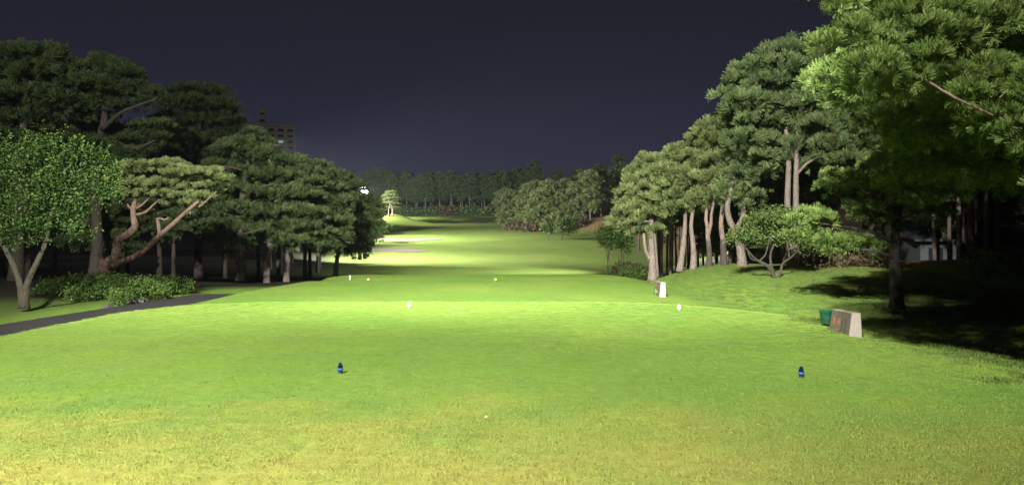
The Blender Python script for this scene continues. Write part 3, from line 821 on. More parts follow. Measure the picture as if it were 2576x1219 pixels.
# shared pines for the woods
LIB = []
for i, (h_, cb, R_, nl, sh) in enumerate([(9.5, 3.4, 3.0, 15, 'umbrella'), (10.5, 4.2, 3.3, 15, 'umbrella'), (8.5, 2.2, 2.6, 17, 'cone'), (11.0, 5.4, 2.9, 13, 'umbrella')]):
    mb, pads = generic_pine(50 + i, h_, cb, R_, nl, shape=sh, rt=0.19)
    LIB.append((mb.mesh('wood_pine_trunk', M['bark_dark'], True), needle_crown('wood_pine_crown', pads, M['needle'] if i % 2 else M['needle_blue'], dens=5.5, L=0.42, w=0.022, K=20, seed=60 + i), h_))
FAR = []
for i, (h_, cb, R_, nl, sh) in enumerate([(13.5, 4.6, 3.0, 14, 'umbrella'), (14.5, 5.6, 2.8, 14, 'umbrella'), (12.5, 4.0, 3.3, 14, 'umbrella')]):
    mb, pads = generic_pine(80 + i, h_, cb, R_, nl, shape=sh, rt=0.2, stem_n=7)
    FAR.append((mb.mesh('far_pine_trunk', M['bark_pale'], True), needle_crown('far_pine_crown', pads, M['needle'], dens=2.6, L=0.62, w=0.045, K=14, seed=90 + i), h_))

def wood(spots, lib, label, group, s0=0.85, s1=1.12, seed=1, hs=None):
    rr = random.Random(seed)
    for i, (x, y) in enumerate(spots):
        tr, cr, h_ = lib[rr.randrange(len(lib))]
        s = rr.uniform(s0, s1) * (hs(x, y) if hs else 1)
        place_tree('pine_tree', (x, y, Hf(x, y)), rr.uniform(0, 6.28), (s, s, s * rr.uniform(0.94, 1.08)), tr, cr, label, 'pine tree', group)

rr = random.Random(5)
left_wood = [(-20.5, 47), (-24, 44), (-29, 46), (-34, 50), (-27, 54), (-21, 57), (-17.5, 55), (-16, 62), (-19, 67), (-23, 63), (-30, 60), (-36, 62), (-18.5, 75), (-22, 73), (-26, 76),
             (-21, 83), (-24.5, 88), (-28, 95), (-29.5, 110), (-33, 120), (-15.5, 51), (-14.8, 57.5), (-41, 55), (-27, 38), (-32, 40)]
wood([(x + rr.uniform(-.6, .6), y + rr.uniform(-.8, .8)) for x, y in left_wood], LIB, 'dim pine standing deep in the dark left-hand wood', 'pines of the dark left-hand wood', 0.72, 0.92, 2)
wood([(-26.0, 49.5), (-22.6, 50.5), (-30.5, 47.0), (-33.5, 44.5)], LIB[:2] + LIB[3:], 'dim pine standing deep in the dark left-hand wood', 'pines of the dark left-hand wood', 0.94, 1.02, 12)

# ------------------------------------------------------------------ right-hand pines
RW = dict(dens=9.5, L=0.33, w=0.013, K=40, spread=1.0)
hero('pine_tree', 1643, 38,
     [([(1642, 706, 0), (1641, 660, 0), (1639, 610, 0), (1638, 560, 0), (1650, 480, 0.3), (1660, 420, 0.4)], 0.22, 0.06, 16),
      ([(1650, 700, 0.1), (1648, 640, 0.1), (1644, 590, 0.1), (1640, 555, 0.1), (1625, 500, 0), (1610, 470, 0)], 0.15, 0.05, 12),
      ([(1638, 655, 0), (1625, 630, -0.1), (1621, 600, 0), (1619, 585, 0)], 0.10, 0.06, 8),
      ([(1641, 574, 0), (1628, 569, -0.2)], 0.05, 0.03, 4),
      ([(1634, 648, -0.12), (1630, 652, -0.2)], 0.06, 0.03, 3),
      ([(1640, 560, 0), (1600, 548, -0.5), (1565, 560, -0.6)], 0.06, 0.02, 6)],
     [(1552, 562, 22, 8), (1568, 540, 26, 9), (1582, 518, 30, 11), (1580, 490, 30, 12), (1600, 462, 34, 13), (1622, 438, 34, 14), (1648, 414, 36, 14), (1618, 480, 38, 14), (1608, 525, 34, 12), (1590, 566, 26, 9), (1640, 505, 42, 14), (1650, 455, 42, 15), (1640, 545, 36, 11), (1612, 588, 22, 8), (1648, 582, 24, 9), (1670, 520, 34, 12), (1675, 560, 22, 8)],
     M['bark_pale'], M['needle_warm'], 'leftmost right-hand pine with a thick pale double trunk and low branches', seed=31, fat=1.25, **RW)

hero('pine_tree', 1712, 36.5,
     [([(1710, 682, 0), (1716, 640, 0), (1721, 595, 0), (1724, 540, 0.3), (1720, 450, 0.6), (1712, 390, 0.6)], 0.16, 0.05, 14)],
     [(1712, 385, 34, 14), (1690, 405, 36, 15), (1735, 410, 36, 14), (1672, 436, 36, 14), (1708, 442, 44, 15), (1690, 474, 42, 14), (1735, 468, 40, 14), (1700, 505, 44, 14), (1680, 525, 30, 9), (1725, 528, 34, 11)],
     M['bark_pale'], M['needle_warm'], 'pine with a leaning pale trunk, next right of the double-trunked pine', seed=32, fat=1.4, **RW)

hero('pine_tree', 1745, 35.8,
     [([(1744, 680, 0), (1745, 640, 0), (1742, 600, 0), (1739, 560, 0.1), (1752, 470, 0.5), (1760, 370, 0.5)], 0.16, 0.05, 14)],
     [(1755, 362, 32, 14), (1780, 385, 36, 15), (1745, 400, 36, 14), (1772, 425, 44, 15), (1755, 458, 42, 14), (1790, 462, 34, 13), (1762, 495, 42, 13), (1735, 515, 28, 9), (1790, 505, 30, 10)],
     M['bark_pale'], M['needle_warm'], 'pine with a straight bright trunk between leaning and forked neighbours', seed=33, fat=1.4, **RW)

hero('pine_tree', 1783, 35,
     [([(1783, 684, 0), (1785, 640, 0), (1781, 600, 0), (1780, 570, 0), (1776, 540, 0.1), (1790, 440, 0.4), (1800, 340, 0.4)], 0.14, 0.05, 16),
      ([(1781, 590, 0), (1788, 565, 0), (1790, 535, 0.1), (1800, 480, 0.3)], 0.09, 0.05, 8)],
     [(1795, 322, 34, 15), (1770, 342, 28, 12), (1825, 335, 36, 16), (1800, 368, 42, 16), (1838, 375, 40, 15), (1812, 408, 46, 16), (1845, 425, 36, 13), (1805, 448, 42, 14), (1835, 465, 36, 12), (1810, 485, 32, 9)],
     M['bark_foot'], M['needle_warm'], 'pine with a slim trunk forking into a narrow Y', seed=34, fat=1.4, **RW)

hero('pine_tree', 1822, 34.6,
     [([(1822, 686, 0), (1821, 640, 0), (1817, 590, 0), (1814, 550, 0), (1830, 450, 0.4), (1850, 320, 0.6)], 0.17, 0.06, 14)],
     [(1850, 300, 40, 18), (1875, 335, 40, 17), (1845, 345, 36, 15), (1870, 385, 46, 16), (1895, 420, 38, 14), (1860, 440, 40, 13), (1885, 462, 34, 11)],
     M['bark_foot'], M['needle'], 'pine with a dark-footed trunk beside the gap of yellow light', seed=35, fat=1.4, **RW)

hero('pine_tree', 1866, 33.2,
     [([(1868, 690, 0), (1866, 650, 0), (1860, 610, 0), (1850, 580, 0), (1836, 555, 0), (1830, 525, -0.1), (1835, 490, 0), (1850, 420, 0.2), (1870, 340, 0.4)], 0.22, 0.06, 22),
      ([(1852, 575, 0), (1868, 545, 0.1), (1872, 515, 0.2), (1882, 485, 0.2), (1895, 440, 0.4)], 0.11, 0.05, 10),
      ([(1833, 500, 0), (1822, 498, -0.3), (1812, 494, -0.4)], 0.05, 0.02, 4)],
     [(1842, 478, 28, 9), (1870, 492, 30, 9), (1900, 500, 24, 8), (1880, 520, 14, 6), (1870, 440, 40, 14), (1900, 405, 42, 15), (1880, 365, 42, 16), (1915, 450, 34, 12), (1820, 498, 14, 6), (1905, 340, 40, 16)],
     M['bark_pale'], M['needle_blue'], 'pine whose trunk bends sharply left above the small round tree', seed=36, fat=1.4, **RW)

hero('pine_tree', 1995, 31.5,
     [([(1990, 690, 0.1), (1986, 600, 0), (1981, 500, 0), (1984, 400, 0), (1975, 300, 0), (1968, 180, 0.2)], 0.165, 0.06, 18),
      ([(2004, 690, 0), (2003, 600, 0), (2002, 500, 0), (2004, 400, 0), (2010, 300, 0), (2030, 190, 0.2)], 0.165, 0.06, 18),
      ([(2003, 440, 0), (2030, 410, -0.3), (2060, 395, -0.5)], 0.07, 0.03, 6)],
     [(1950, 108, 44, 18), (1990, 100, 48, 18), (2035, 115, 46, 19), (1905, 140, 42, 17), (1960, 150, 60, 22), (2040, 160, 60, 22), (2090, 160, 44, 20), (1858, 160, 26, 12), (1868, 190, 44, 18), (1925, 200, 60, 22), (1998, 205, 66, 23), (2070, 210, 60, 22), (2130, 205, 44, 20),
      (1842, 228, 34, 14), (1880, 250, 56, 19), (1950, 262, 66, 22), (2030, 265, 66, 22), (2110, 262, 60, 22), (1850, 275, 36, 13), (1905, 308, 56, 18), (1985, 318, 62, 19), (2065, 322, 62, 20), (2150, 305, 50, 20), (2195, 275, 36, 18),
      (1880, 350, 40, 14), (1940, 362, 46, 14), (2010, 372, 50, 14), (2090, 372, 56, 17), (2165, 358, 52, 18), (2210, 335, 34, 16), (1920, 395, 30, 10), (2060, 412, 40, 12), (2130, 410, 50, 14), (2195, 398, 36, 14), (1985, 405, 24, 8), (2170, 435, 30, 9)],
     M['bark_pale'], M['needle_blue'], 'tallest right-hand pine with two tall bare parallel trunks', seed=37, fat=1.35, drop=16.0, dtop=330.0, **RW)

hero('small_round_tree', 1950, 27,
     [([(1951, 716, 0), (1951, 705, 0), (1945, 690, 0), (1932, 668, -0.1), (1908, 655, -0.1), (1890, 640, -0.2), (1872, 618, -0.3), (1855, 600, -0.3)], 0.085, 0.02, 16),
      ([(1950, 700, 0), (1944, 680, 0), (1938, 655, 0.1), (1940, 630, 0.1), (1950, 608, 0.1), (1962, 585, 0.2)], 0.06, 0.02, 10),
      ([(1957, 702, 0), (1964, 680, 0), (1970, 660, 0.1), (1988, 648, 0.1), (2006, 630, 0.2), (2020, 610, 0.2)], 0.055, 0.018, 10),
      ([(1910, 656, -0.1), (1925, 640, -0.1), (1932, 615, -0.2), (1936, 590, -0.2)], 0.035, 0.014, 8),
      ([(1986, 650, 0.1), (1984, 625, 0.1), (1990, 600, 0.1)], 0.03, 0.014, 6),
      ([(1906, 655, -0.1), (1890, 650, -0.2), (1880, 632, -0.2)], 0.03, 0.014, 6)],
     [(1900, 565, 40, 20), (1950, 550, 46, 20), (1995, 562, 40, 22), (1870, 588, 36, 16), (1920, 590, 50, 18), (1970, 595, 46, 18), (2015, 590, 34, 20), (1848, 600, 18, 9), (2025, 610, 22, 14), (1915, 545, 30, 14), (1975, 540, 30, 12)],
     M['bark_green'], M['round'], 'low spreading broadleaf tree with many thin stems on the grassy knoll', 'small tree', None,
     leaf=dict(dens=34, size=0.05, seed=41, per=7, jit=0.09, up=0.4))

CLOUD = dict(dens=34, L=0.17, w=0.007, K=34)
hero('garden_pine', 2255, 20,
     [([(2256, 775, 0), (2254, 700, 0), (2250, 620, 0), (2258, 540, 0), (2270, 430, 0.2), (2290, 330, 0.3)], 0.16, 0.07, 14),
      ([(2251, 610, 0), (2200, 585, -0.3), (2130, 570, -0.1), (2060, 560, -0.1)], 0.06, 0.02, 10),
      ([(2252, 650, 0), (2200, 630, -0.3), (2130, 625, -0.1)], 0.055, 0.02, 8),
      ([(2256, 520, 0), (2200, 490, -0.2), (2130, 470, -0.3)], 0.09, 0.03, 8)],
     [(2108, 445, 36, 12), (2085, 470, 28, 10), (2130, 480, 36, 11), (2040, 540, 34, 14), (2065, 555, 36, 13), (2010, 560, 28, 13), (2090, 605, 38, 13), (2140, 610, 42, 13), (2185, 620, 40, 12), (2110, 630, 34, 9),
      (2200, 470, 50, 18), (2240, 420, 60, 22), (2300, 380, 70, 24), (2180, 530, 44, 14), (2300, 480, 60, 20), (2350, 430, 60, 22), (2280, 320, 60, 22), (2340, 540, 50, 14), (2230, 560, 40, 10), (2390, 500, 40, 18)],
     M['bark_shade'], M['needle_near'], 'dark cloud-pruned pine with tiered pads in the shade on the right', seed=42, fat=1.4, **CLOUD)

# foreground pine: most of it is above and to the right of the picture
hero('pine_tree', 3000, 8.7,
     [([(2990, 720, 0), (2985, 500, 0), (2970, 300, 0), (2940, 60, 0.1), (2920, -200, 0.2), (2900, -500, 0.3)], 0.20, 0.09, 16),
      ([(2965, 330, 0), (2750, 330, 0.1), (2560, 310, 0.1), (2450, 268, -0.2), (2380, 232, -0.2), (2310, 190, 0.1), (2200, 150, 0.2)], 0.024, 0.008, 16),
      ([(2940, 100, 0), (2750, 80, 0.4), (2560, 70, 0.5), (2380, 85, 0.4), (2250, 70, 0.3)], 0.026, 0.008, 12),
      ([(2930, -60, 0), (2650, -90, 0.2), (2350, -60, 0.4), (2120, 40, 0.5)], 0.06, 0.015, 12)],
     [(2108, 35, 26, 40), (2080, 110, 34, 18), (2150, 90, 50, 40), (2120, -20, 60, 40), (2260, 45, 60, 40), (2330, 85, 66, 34), (2240, 100, 34, 26), (2380, 30, 60, 36), (2410, 85, 50, 34), (2470, 60, 70, 38), (2560, 30, 70, 40),
      (2420, 195, 40, 26), (2480, 180, 66, 34), (2550, 200, 60, 36), (2440, 235, 46, 24), (2530, 245, 54, 24), (2620, 210, 70, 40), (2200, 170, 70, 36), (2280, 200, 60, 30), (2180, 210, 50, 26), (2340, 150, 50, 30), (2240, -60, 90, 44), (2420, -60, 100, 50), (2600, -80, 110, 50),
      (2700, 80, 90, 40), (2760, 260, 90, 40), (2800, -40, 110, 50), (2500, 300, 60, 26), (2580, 330, 70, 30), (2640, 380, 80, 40), (2720, 450, 100, 40), (2020, -90, 90, 50), (1960, -200, 110, 60), (2100, -190, 120, 60), (2250, -190, 130, 60), (2420, -200, 130, 60), (2600, -220, 140, 60), (2050, -320, 130, 60), (2220, -330, 150, 70), (2420, -340, 150, 70), (2640, -350, 150, 70), (2780, -220, 140, 70), (2150, -480, 140, 70), (2350, -490, 160, 80), (2560, -500, 160, 80), (2750, -480, 150, 80), (2300, -640, 160, 70), (2520, -660, 160, 80), (2680, -640, 140, 70), (2900, -350, 150, 80), (2920, -550, 150, 80), (3050, -200, 150, 70), (3100, -420, 150, 70)],
     M['bark_red'], M['needle_near'], 'foreground pine boughs hanging into the top right corner', seed=43, dens=85, L=0.118, w=0.0036, K=40, spread=0.95)

# thicker upper crowns beyond the frame shade the slope on the right
mb, pads = generic_pine(71, 10.5, 3.8, 3.4, 17, rt=0.22)
near_tr = mb.mesh('edge_pine_trunk', M['bark_dark'], True); near_cr = needle_crown('edge_pine_crown', pads, M['needle'], dens=13, L=0.26, w=0.014, K=26, seed=72)
for x, y, rz, s, lb in ((13.4, 15.8, 2.2, 1.0, 'dark pine at the right edge behind the foreground boughs'),
                        (15.8, 22.5, 1.1, 1.0, 'dark pine beside the clipped hedge at the right edge')):
    place_tree('pine_tree', (x, y, Hf(x, y)), rz, s, near_tr, near_cr, lb, 'pine tree', None)

mb, pads = generic_pine(73, 10.2, 3.7, 4.3, 19, rt=0.24)
place_tree('pine_tree', (9.9, 14.4, Hf(9.9, 14.4)), 0.9, 0.86, mb.mesh('over_pine_trunk', M['bark_dark'], True), needle_crown('over_pine_crown', pads, M['needle_near'], dens=30, L=0.17, w=0.008, K=30, seed=74),
           'wide pine leaning over the slope behind the foreground boughs', 'pine tree', None)
right_wood = [(12.0, 43), (14.5, 40.5), (17.5, 38), (20.5, 36), (16, 46), (19.5, 43.5), (24, 41), (11.2, 49), (14, 53), (18, 52), (23, 48), (27, 46), (10.6, 56), (28, 38), (23, 32), (32, 43), (21, 58), (26, 56), (31, 53), (15.4, 60), (12.8, 46.5), (35, 36), (20.5, 29)]
wood([(x + rr.uniform(-.4, .4), y + rr.uniform(-.6, .6)) for x, y in right_wood], LIB, 'dim pine standing deep in the dark right-hand wood', 'pines of the dark right-hand wood', 0.85, 1.1, 3, hs=lambda x, y: 0.66 if x < 17 else 1.0)
# slim trunks behind the first right-hand pines and before the lit lawn
tm = MB(); tm.tube([(0, 0, -0.4), (0.05, 0.02, 2), (-0.04, 0, 4.2), (0.08, 0.05, 7.5)], [0.12, 0.105, 0.095, 0.05], 8, 0.05); slim_tr = tm.mesh('slim_trunk', M['bark_pale'], True)
mbx, pads = generic_pine(77, 8.8, 5.2, 1.7, 11, rt=0.12)
slim_cr = needle_crown('slim_pine_crown', pads, M['needle'], dens=7, L=0.34, w=0.018, K=22, seed=78)
for dx, y in ((1665, 45), (1679, 47), (1686, 44.5), (1691, 46.5), (1656, 51), (1769, 58), (1790, 56), (1804.5, 60), (1841, 57), (1757, 61), (1700, 55), (1730, 60), (1849, 62), (1784, 63), (2352, 38), (2388, 41), (2412, 37), (2455, 40), (2482, 36), (2510, 39)):
    x = (dx - CX) / F2 * y
    place_tree('pine_tree', (x, y, Hf(x, y)), dx * 1.7, 0.72 if dx < 1900 else 0.95, slim_tr, slim_cr, 'slim pale-trunked pine standing behind the right-hand row', 'pine tree', 'slim pines behind the right-hand row')

# ------------------------------------------------------------------ far woods
rr = random.Random(9)
far_c = [(-64 + 4.1 * i + rr.uniform(-1, 1), 292 + 9 * j + rr.uniform(-3, 3)) for j in range(2) for i in range(19)]
wood(far_c, FAR, 'far tall pine in the dim wood beyond the green', 'pines of the wood beyond the green', 0.98, 1.22, 4)
knoll = [(0.5, 193), (3, 186), (5.5, 180), (8.5, 178), (11.5, 180), (14.5, 177), (17.5, 179), (20, 182), (2, 200), (6, 196), (9.5, 192), (13, 190), (16.5, 192), (20.5, 193), (24, 190), (4, 209), (9, 206), (13.5, 204), (18, 205), (23, 206)]
KN = []
for i, (h_, cb, R_, nl, sh) in enumerate([(10.5, 1.6, 3.6, 17, 'umbrella'), (11.5, 2.0, 3.4, 17, 'umbrella'), (9.5, 1.3, 3.8, 16, 'umbrella')]):
    mb, pads = generic_pine(120 + i, h_, cb, R_, nl, flat=0.5, shape=sh, rt=0.2, stem_n=7, lean=(0.8 * (i - 1), 0.3))
    KN.append((mb.mesh('knoll_pine_trunk', M['bark_pale'], True), needle_crown('knoll_pine_crown', pads, M['needle_warm'], dens=3.0, L=0.60, w=0.04, K=16, seed=130 + i), h_))
wood([(x + rr.uniform(-1, 1), y + rr.uniform(-2, 2)) for x, y in knoll], KN, 'pine of the lit wooded knoll right of the fairway', 'pines of the knoll right of the fairway', 0.84, 1.0, 6)
far_r = [(28, 205), (32, 198), (35, 212), (39, 203), (43, 215), (30, 222), (47, 206), (52, 220), (26, 232), (38, 230), (20, 240), (56, 205), (14, 238), (7, 236)]
wood(far_r, FAR, 'very dark far pine at the right end of the far wood', 'dark pines right of the knoll', 0.85, 1.05, 7)
mid_r = [(19, 118), (23, 124), (27, 112), (22, 104), (31, 120), (26, 97), (18, 96), (33, 104)]
wood(mid_r, LIB, 'dark pine on the right bank of the fairway', 'dark pines on the right bank of the fairway', 0.75, 0.95, 8)

hero('pine_tree', 987, 206,
     [([(988, 541, 0), (988, 522, 0), (984, 510, 0), (986, 490, 0)], 0.32, 0.10, 8), ([(979, 542, -3), (978, 528, -3), (982, 515, -2.5), (976, 502, -2.5)], 0.26, 0.08, 8), ([(984, 515, 0), (1000, 505, 0)], 0.14, 0.06, 4)],
     [(985, 485, 18, 4), (974, 493, 12, 4), (998, 492, 13, 4), (970, 503, 10, 4), (988, 500, 18, 4), (1004, 503, 10, 4), (980, 512, 20, 3), (1000, 514, 12, 3), (970, 522, 9, 3), (994, 523, 13, 2.5), (1005, 527, 7, 2.5)],
     M['bark_pale'], M['needle_warm'], 'lone spreading pine on the bright mound beside the far green', seed=44, dens=4, L=0.42, w=0.03, K=16, low=0.2)

def shrub(name, dx, dy, Y, rdx, rdy, mat, label, cat, seed, stem=True, dens=10, size=0.16, group=None, lumps=5, wide=0.75):
    x = (dx - CX) / F2 * Y; loc = Vector((x, Y, Hf(x, Y))); k = Y / F2
    rr = random.Random(seed); t = empty(name, loc)
    zc = rdy * k * 0.55 if name == 'undergrowth' or name == 'bush' else max(P(dx, dy, Y).z - loc.z, rdy * k * 0.6)
    pads = []
    for i in range(lumps):
        a = 6.28 * i / lumps + rr.uniform(-.4, .4); q = rr.uniform(0.3, 0.6)
        pads.append((Vector((math.cos(a) * q * rdx * k, math.sin(a) * q * rdx * k, zc + rr.uniform(-.4, .4) * rdy * k)), (rdx * k * wide, rdx * k * wide, rdy * k * 0.65)))
    mb = MB()
    for i in range(3):
        mb.tube(wob((rr.uniform(-.06, .06), rr.uniform(-.06, .06), -0.2), (rr.uniform(-.4, .4) * rdx * k, rr.uniform(-.4, .4) * rdx * k, zc), 5, 0.05, rr), [0.06 * (1 - 0.13 * j) * max(1, k * 25) ** 0.5 for j in range(6)], 6)
    mb.build('stem', M['bark_dark'], t, True)
    obj('crown', leaf_crown('crown', pads, mat, dens, size, seed, per=7, jit=size * 1.6), t)
    return tag(t, label, cat, group)

shrub('small_tree', 947, 578, 141, 14, 18, M['lime'], 'small bright lime-green tree beside the farther bunker', 'small tree', 51, dens=6, size=0.22)
shrub('shrub', 966, 574, 165, 13, 9, M['round'], 'dark green shrub above the small lime-green tree', 'shrub', 52, dens=5, size=0.25)
shrub('small_tree', 1379, 573, 150, 13, 14, M['round'], 'young small tree at the foot of the wooded knoll', 'small tree', 53, dens=6, size=0.22)
shrub('small_tree', 1413, 568, 147, 14, 20, M['round'], 'left one of two young trees casting a long shadow up the bank', 'small tree', 54, dens=6, size=0.22)
shrub('small_tree', 1430, 566, 148, 14, 22, M['hedge'], 'right one of two young trees casting a long shadow up the bank', 'small tree', 55, dens=6, size=0.22)
shrub('small_tree', 1528, 600, 70, 24, 30, M['hedge'], 'dark rounded tree at the right edge of the fairway dip', 'small tree', 56, dens=12, size=0.11)
shrub('small_tree', 1562, 598, 72, 28, 32, M['hedge'], 'wider dark tree behind the low branches of the leftmost pine', 'small tree', 57, dens=12, size=0.11)
shrub('bush', 1590, 683, 60, 34, 20, M['hedge'], 'dark green bush in the hollow under the leftmost pine', 'bush', 58, dens=16, size=0.09)
for i, (dx, dy, Y, rx, ry, lb) in enumerate([(1300, 545, 182, 26, 8, 'dry brown undergrowth at the left end of the knoll'), (1345, 548, 176, 28, 9, 'dry brown undergrowth under the middle of the knoll pines'), (1440, 545, 172, 32, 10, 'dry brown undergrowth above the two young trees'),
                                            (1585, 645, 76, 36, 12, 'dry brown brush on the slope under the leftmost right-hand pine')]):
    shrub('undergrowth', dx, dy, Y, rx, ry, M['dry'], lb, 'undergrowth', 61 + i, dens=4, size=0.3 if Y > 100 else 0.14)
for i, dx in enumerate((1020, 1075, 1130, 1185, 1235)):
    shrub('shrub', dx, 531, 280, 22, 6, M['dry'] if i == 2 else M['round'], 'low shrub in the undergrowth line below the far wood', 'shrub', 66 + i, dens=1.6, size=0.45, group='shrubs below the far wood')
for i, (dx, Y, rx) in enumerate(((2080, 31, 46), (2150, 31.5, 50), (2220, 31, 50), (2010, 33, 36))):
    shrub('undergrowth', dx, 655, Y, rx, 20, M['dry'], ('low reddish-brown brush left of centre behind the garden pine', 'low reddish-brown brush in the middle behind the garden pine', 'low reddish-brown brush right of the garden pine trunk', 'thin brown brush around the feet of the two parallel trunks')[i], 'undergrowth', 75 + i, dens=14, size=0.07)
shrub('shrub', 2050, 628, 30, 30, 18, M['hedge'], 'dark green shrub between the small round tree and the garden pine', 'shrub', 80, dens=26, size=0.06)

# azalea hedge between path and red pine
hb = empty('azalea_hedge', (-15.6, 29.5, Hf(-15.6, 29.5)))
pads = []; rr = random.Random(12)
for dx, dy, Y, rx, ry in ((470, 722, 33, 12, 10), (440, 722, 32.4, 40, 16), (395, 722, 31.6, 46, 18), (350, 730, 30.0, 44, 20), (320, 740, 28.8, 40, 20), (290, 728, 29.6, 44, 26), (235, 726, 30.6, 50, 26), (180, 730, 31, 46, 24), (130, 734, 31, 40, 22), (200, 745, 28.4, 40, 16), (350, 718, 33, 50, 16), (270, 722, 33, 56, 14), (300, 752, 27.6, 26, 12), (385, 738, 29.9, 36, 14)):
    c, r = dpad(dx, dy - 5, Y, rx, ry * 1.3, 1.0); pads.append((c - hb.location, r))
obj('foliage', leaf_crown('hedge_foliage', pads, M['hedge'], 60, 0.045, 14, per=8, jit=0.07, low=0.6, up=0.7), hb)
mb = MB()
for c, r in pads:
    for q in range(3): mb.tube(wob((c[0] + rr.uniform(-.2, .2), c[1] + rr.uniform(-.2, .2), -0.35), (c[0] + rr.uniform(-.4, .4), c[1] + rr.uniform(-.4, .4), c[2]), 3, 0.04, rr), [0.018, 0.015, 0.012, 0.008], 5)
mb.build('stem', M['bark_dark'], hb)
tag(hb, 'low clipped azalea hedge between the cart path and the red pine', 'hedge')
h2 = empty('clipped_hedge', (15.0, 21.0, Hf(15, 21)))
pads = []
for dx, dy, Y, rx, ry in ((2500, 665, 22, 60, 34), (2570, 660, 22.5, 60, 36), (2640, 660, 23, 70, 38)):
    c, r = dpad(dx, dy, Y, rx, ry, 1.0); pads.append((c - h2.location, r))
obj('foliage', leaf_crown('hedge_foliage', pads, M['hedge'], 40, 0.05, 15, per=7, jit=0.08, low=0.6), h2)
tag(h2, 'dark rounded hedge at the right edge of the picture', 'hedge')

# ------------------------------------------------------------------ buildings
def block(name, cx_, cy_, z0, w, d, h, rz, mat, label, cols, rows, fl, top_skip, lit, parts_extra=None):
    t = empty(name, (cx_, cy_, z0), rz)
    mb = MB(); mb.box((0, 0, h / 2), (w, d, h)); mb.build('wall', mat, t)
    mb = MB(); mb.box((0, 0, h + 0.35), (w + 0.8, d + 0.8, 0.7)); rf = mb.build('roof', M['facade'], t)
    pm = MB(); pm.box((0, 0, 0), (w / cols * 0.58, 0.12, fl * 0.46)); pme = pm.mesh('window', M['pane'])
    ll = MB(); ll.box((0, 0, 0), (w / cols * 0.58, 0.12, fl * 0.46)); lme = ll.mesh('window', M['lit'])
    l2 = MB(); l2.box((0, 0, 0), (w / cols * 0.5, 0.12, fl * 0.46)); l2me = l2.mesh('window', M['litdim'])
    sm_ = MB(); sm_.box((0, 0, 0), (w / cols * 0.72, 0.5, 0.25)); sme = sm_.mesh('sill', M['facade'])
    fr = MB()
    for r_ in range(rows):
        for c_ in range(cols):
            x = (c_ + 0.5) / cols * w - w / 2; z = h - fl * (r_ + top_skip)
            m_ = lme if (r_, c_) in lit and lit[(r_, c_)] == 1 else l2me if (r_, c_) in lit else pme
            wi = obj('window', m_, t, (x, -d / 2 - 0.02, z))
            obj('sill', sme, wi, (0, -0.2, -fl * 0.27))
    for c_ in range(cols + 1):
        q = MB(); q.box((0, 0, h / 2), (0.5, 0.45, h)); q.build('pier', mat, t, loc=(c_ / cols * w - w / 2, -d / 2 - 0.1, 0))
    return tag(t, label, 'building'), rf

bw = 27.0
ap, rf = block('apartment_tower', -123.6, 398, 10, bw, 16, 46.0, math.radians(15), M['facade'], 'dim apartment tower with one lit window above the left trees', 6, 9, 2.85, 0.75, {(2, 3): 1, (2, 4): 2})
mb = MB(); mb.box((-2.4, 1, 46.7 + 4.6), (3.6, 4, 9.2)); mb.build('stair_head', M['facade'], ap)
for k in range(2):
    q = MB(); q.box((-2.4, -1.06, 46.7 + 2.6 + 3.4 * k), (2.4, 0.15, 1.1)); q.build('vent', M['pane'], ap)
q = MB()
for k in range(14): q.box((-3.0 + k * 1.2, -7.8, 47.2), (0.08, 0.08, 1.1))
q.box((4.8, -7.8, 47.75), (15.8, 0.08, 0.08)); q.build('railing', M['iron'], ap)
b2, _ = block('apartment_block', -71.5, 505, 10, 11.0, 12, 31.0, math.radians(12), M['facade_warm_lit'], 'faint warm-lit block top above the far wood', 4, 3, 2.9, 1.0, {})

lampx, lampy = -92.0, 352.0  # unseen lamp added to brighten the tower facade
sl = empty('tower_fill_lamp', (lampx, lampy, Hf(lampx, lampy)))
mb = MB(); mb.tube([(0, 0, -0.3), (0, 0, 6), (0, 0, 9.5), (-0.6, 0.6, 10.2), (-1.4, 1.4, 10.3)], [0.12, 0.10, 0.08, 0.06, 0.05], 8); mb.build('pole', M['steel'], sl, True)
mb = MB(); mb.box((-1.6, 1.6, 10.25), (0.7, 0.4, 0.14)); mb.build('lamp_head', M['lamp'], sl)
tag(sl, 'unseen lamp added to light the apartment tower, hidden by the left trees', 'added lamp')
pl_ = bpy.data.lights.new('tower_fill_light', 'POINT'); pl_.energy = 3800; pl_.color = (1.0, 0.93, 0.78); pl_.shadow_soft_size = 0.4
po_ = bpy.data.objects.new('tower_fill_light', pl_); COL.objects.link(po_); po_.parent = sl; po_.location = (-1.6, 1.6, 9.9)

# pale low building glimpsed between the right-hand trunks
hx, hy = 28.7, 50.0
hs = empty('club_building', (hx, hy, Hf(hx, hy)), math.radians(-12))
mb = MB(); mb.box((0, 0, 1.3), (6.5, 5, 2.6)); mb.build('wall', M['wall'], hs)
mb = MB(); mb.add([(-3.8, -3.4, 2.45), (3.8, -3.4, 2.45), (3.8, 3.4, 3.7), (-3.8, 3.4, 3.7), (-3.8, -3.4, 2.62), (3.8, -3.4, 2.62), (3.8, 3.4, 3.87), (-3.8, 3.4, 3.87)], [(0, 3, 2, 1), (4, 5, 6, 7), (0, 1, 5, 4), (1, 2, 6, 5), (2, 3, 7, 6), (3, 0, 4, 7)]); mb.build('roof', M['roof'], hs)
for k in range(4):
    q = MB(); q.box((-2.4 + 1.6 * k, -2.53, 1.5), (0.8, 0.06, 1.1)); q.build('window', M['pane'], hs)
tag(hs, 'pale low building glimpsed between dark trunks at far right', 'building')

# ------------------------------------------------------------------ tee furniture
def at_ground(dx, Y):
    x = (dx - CX) / F2 * Y
    return Vector((x, Y, Hf(x, Y)))

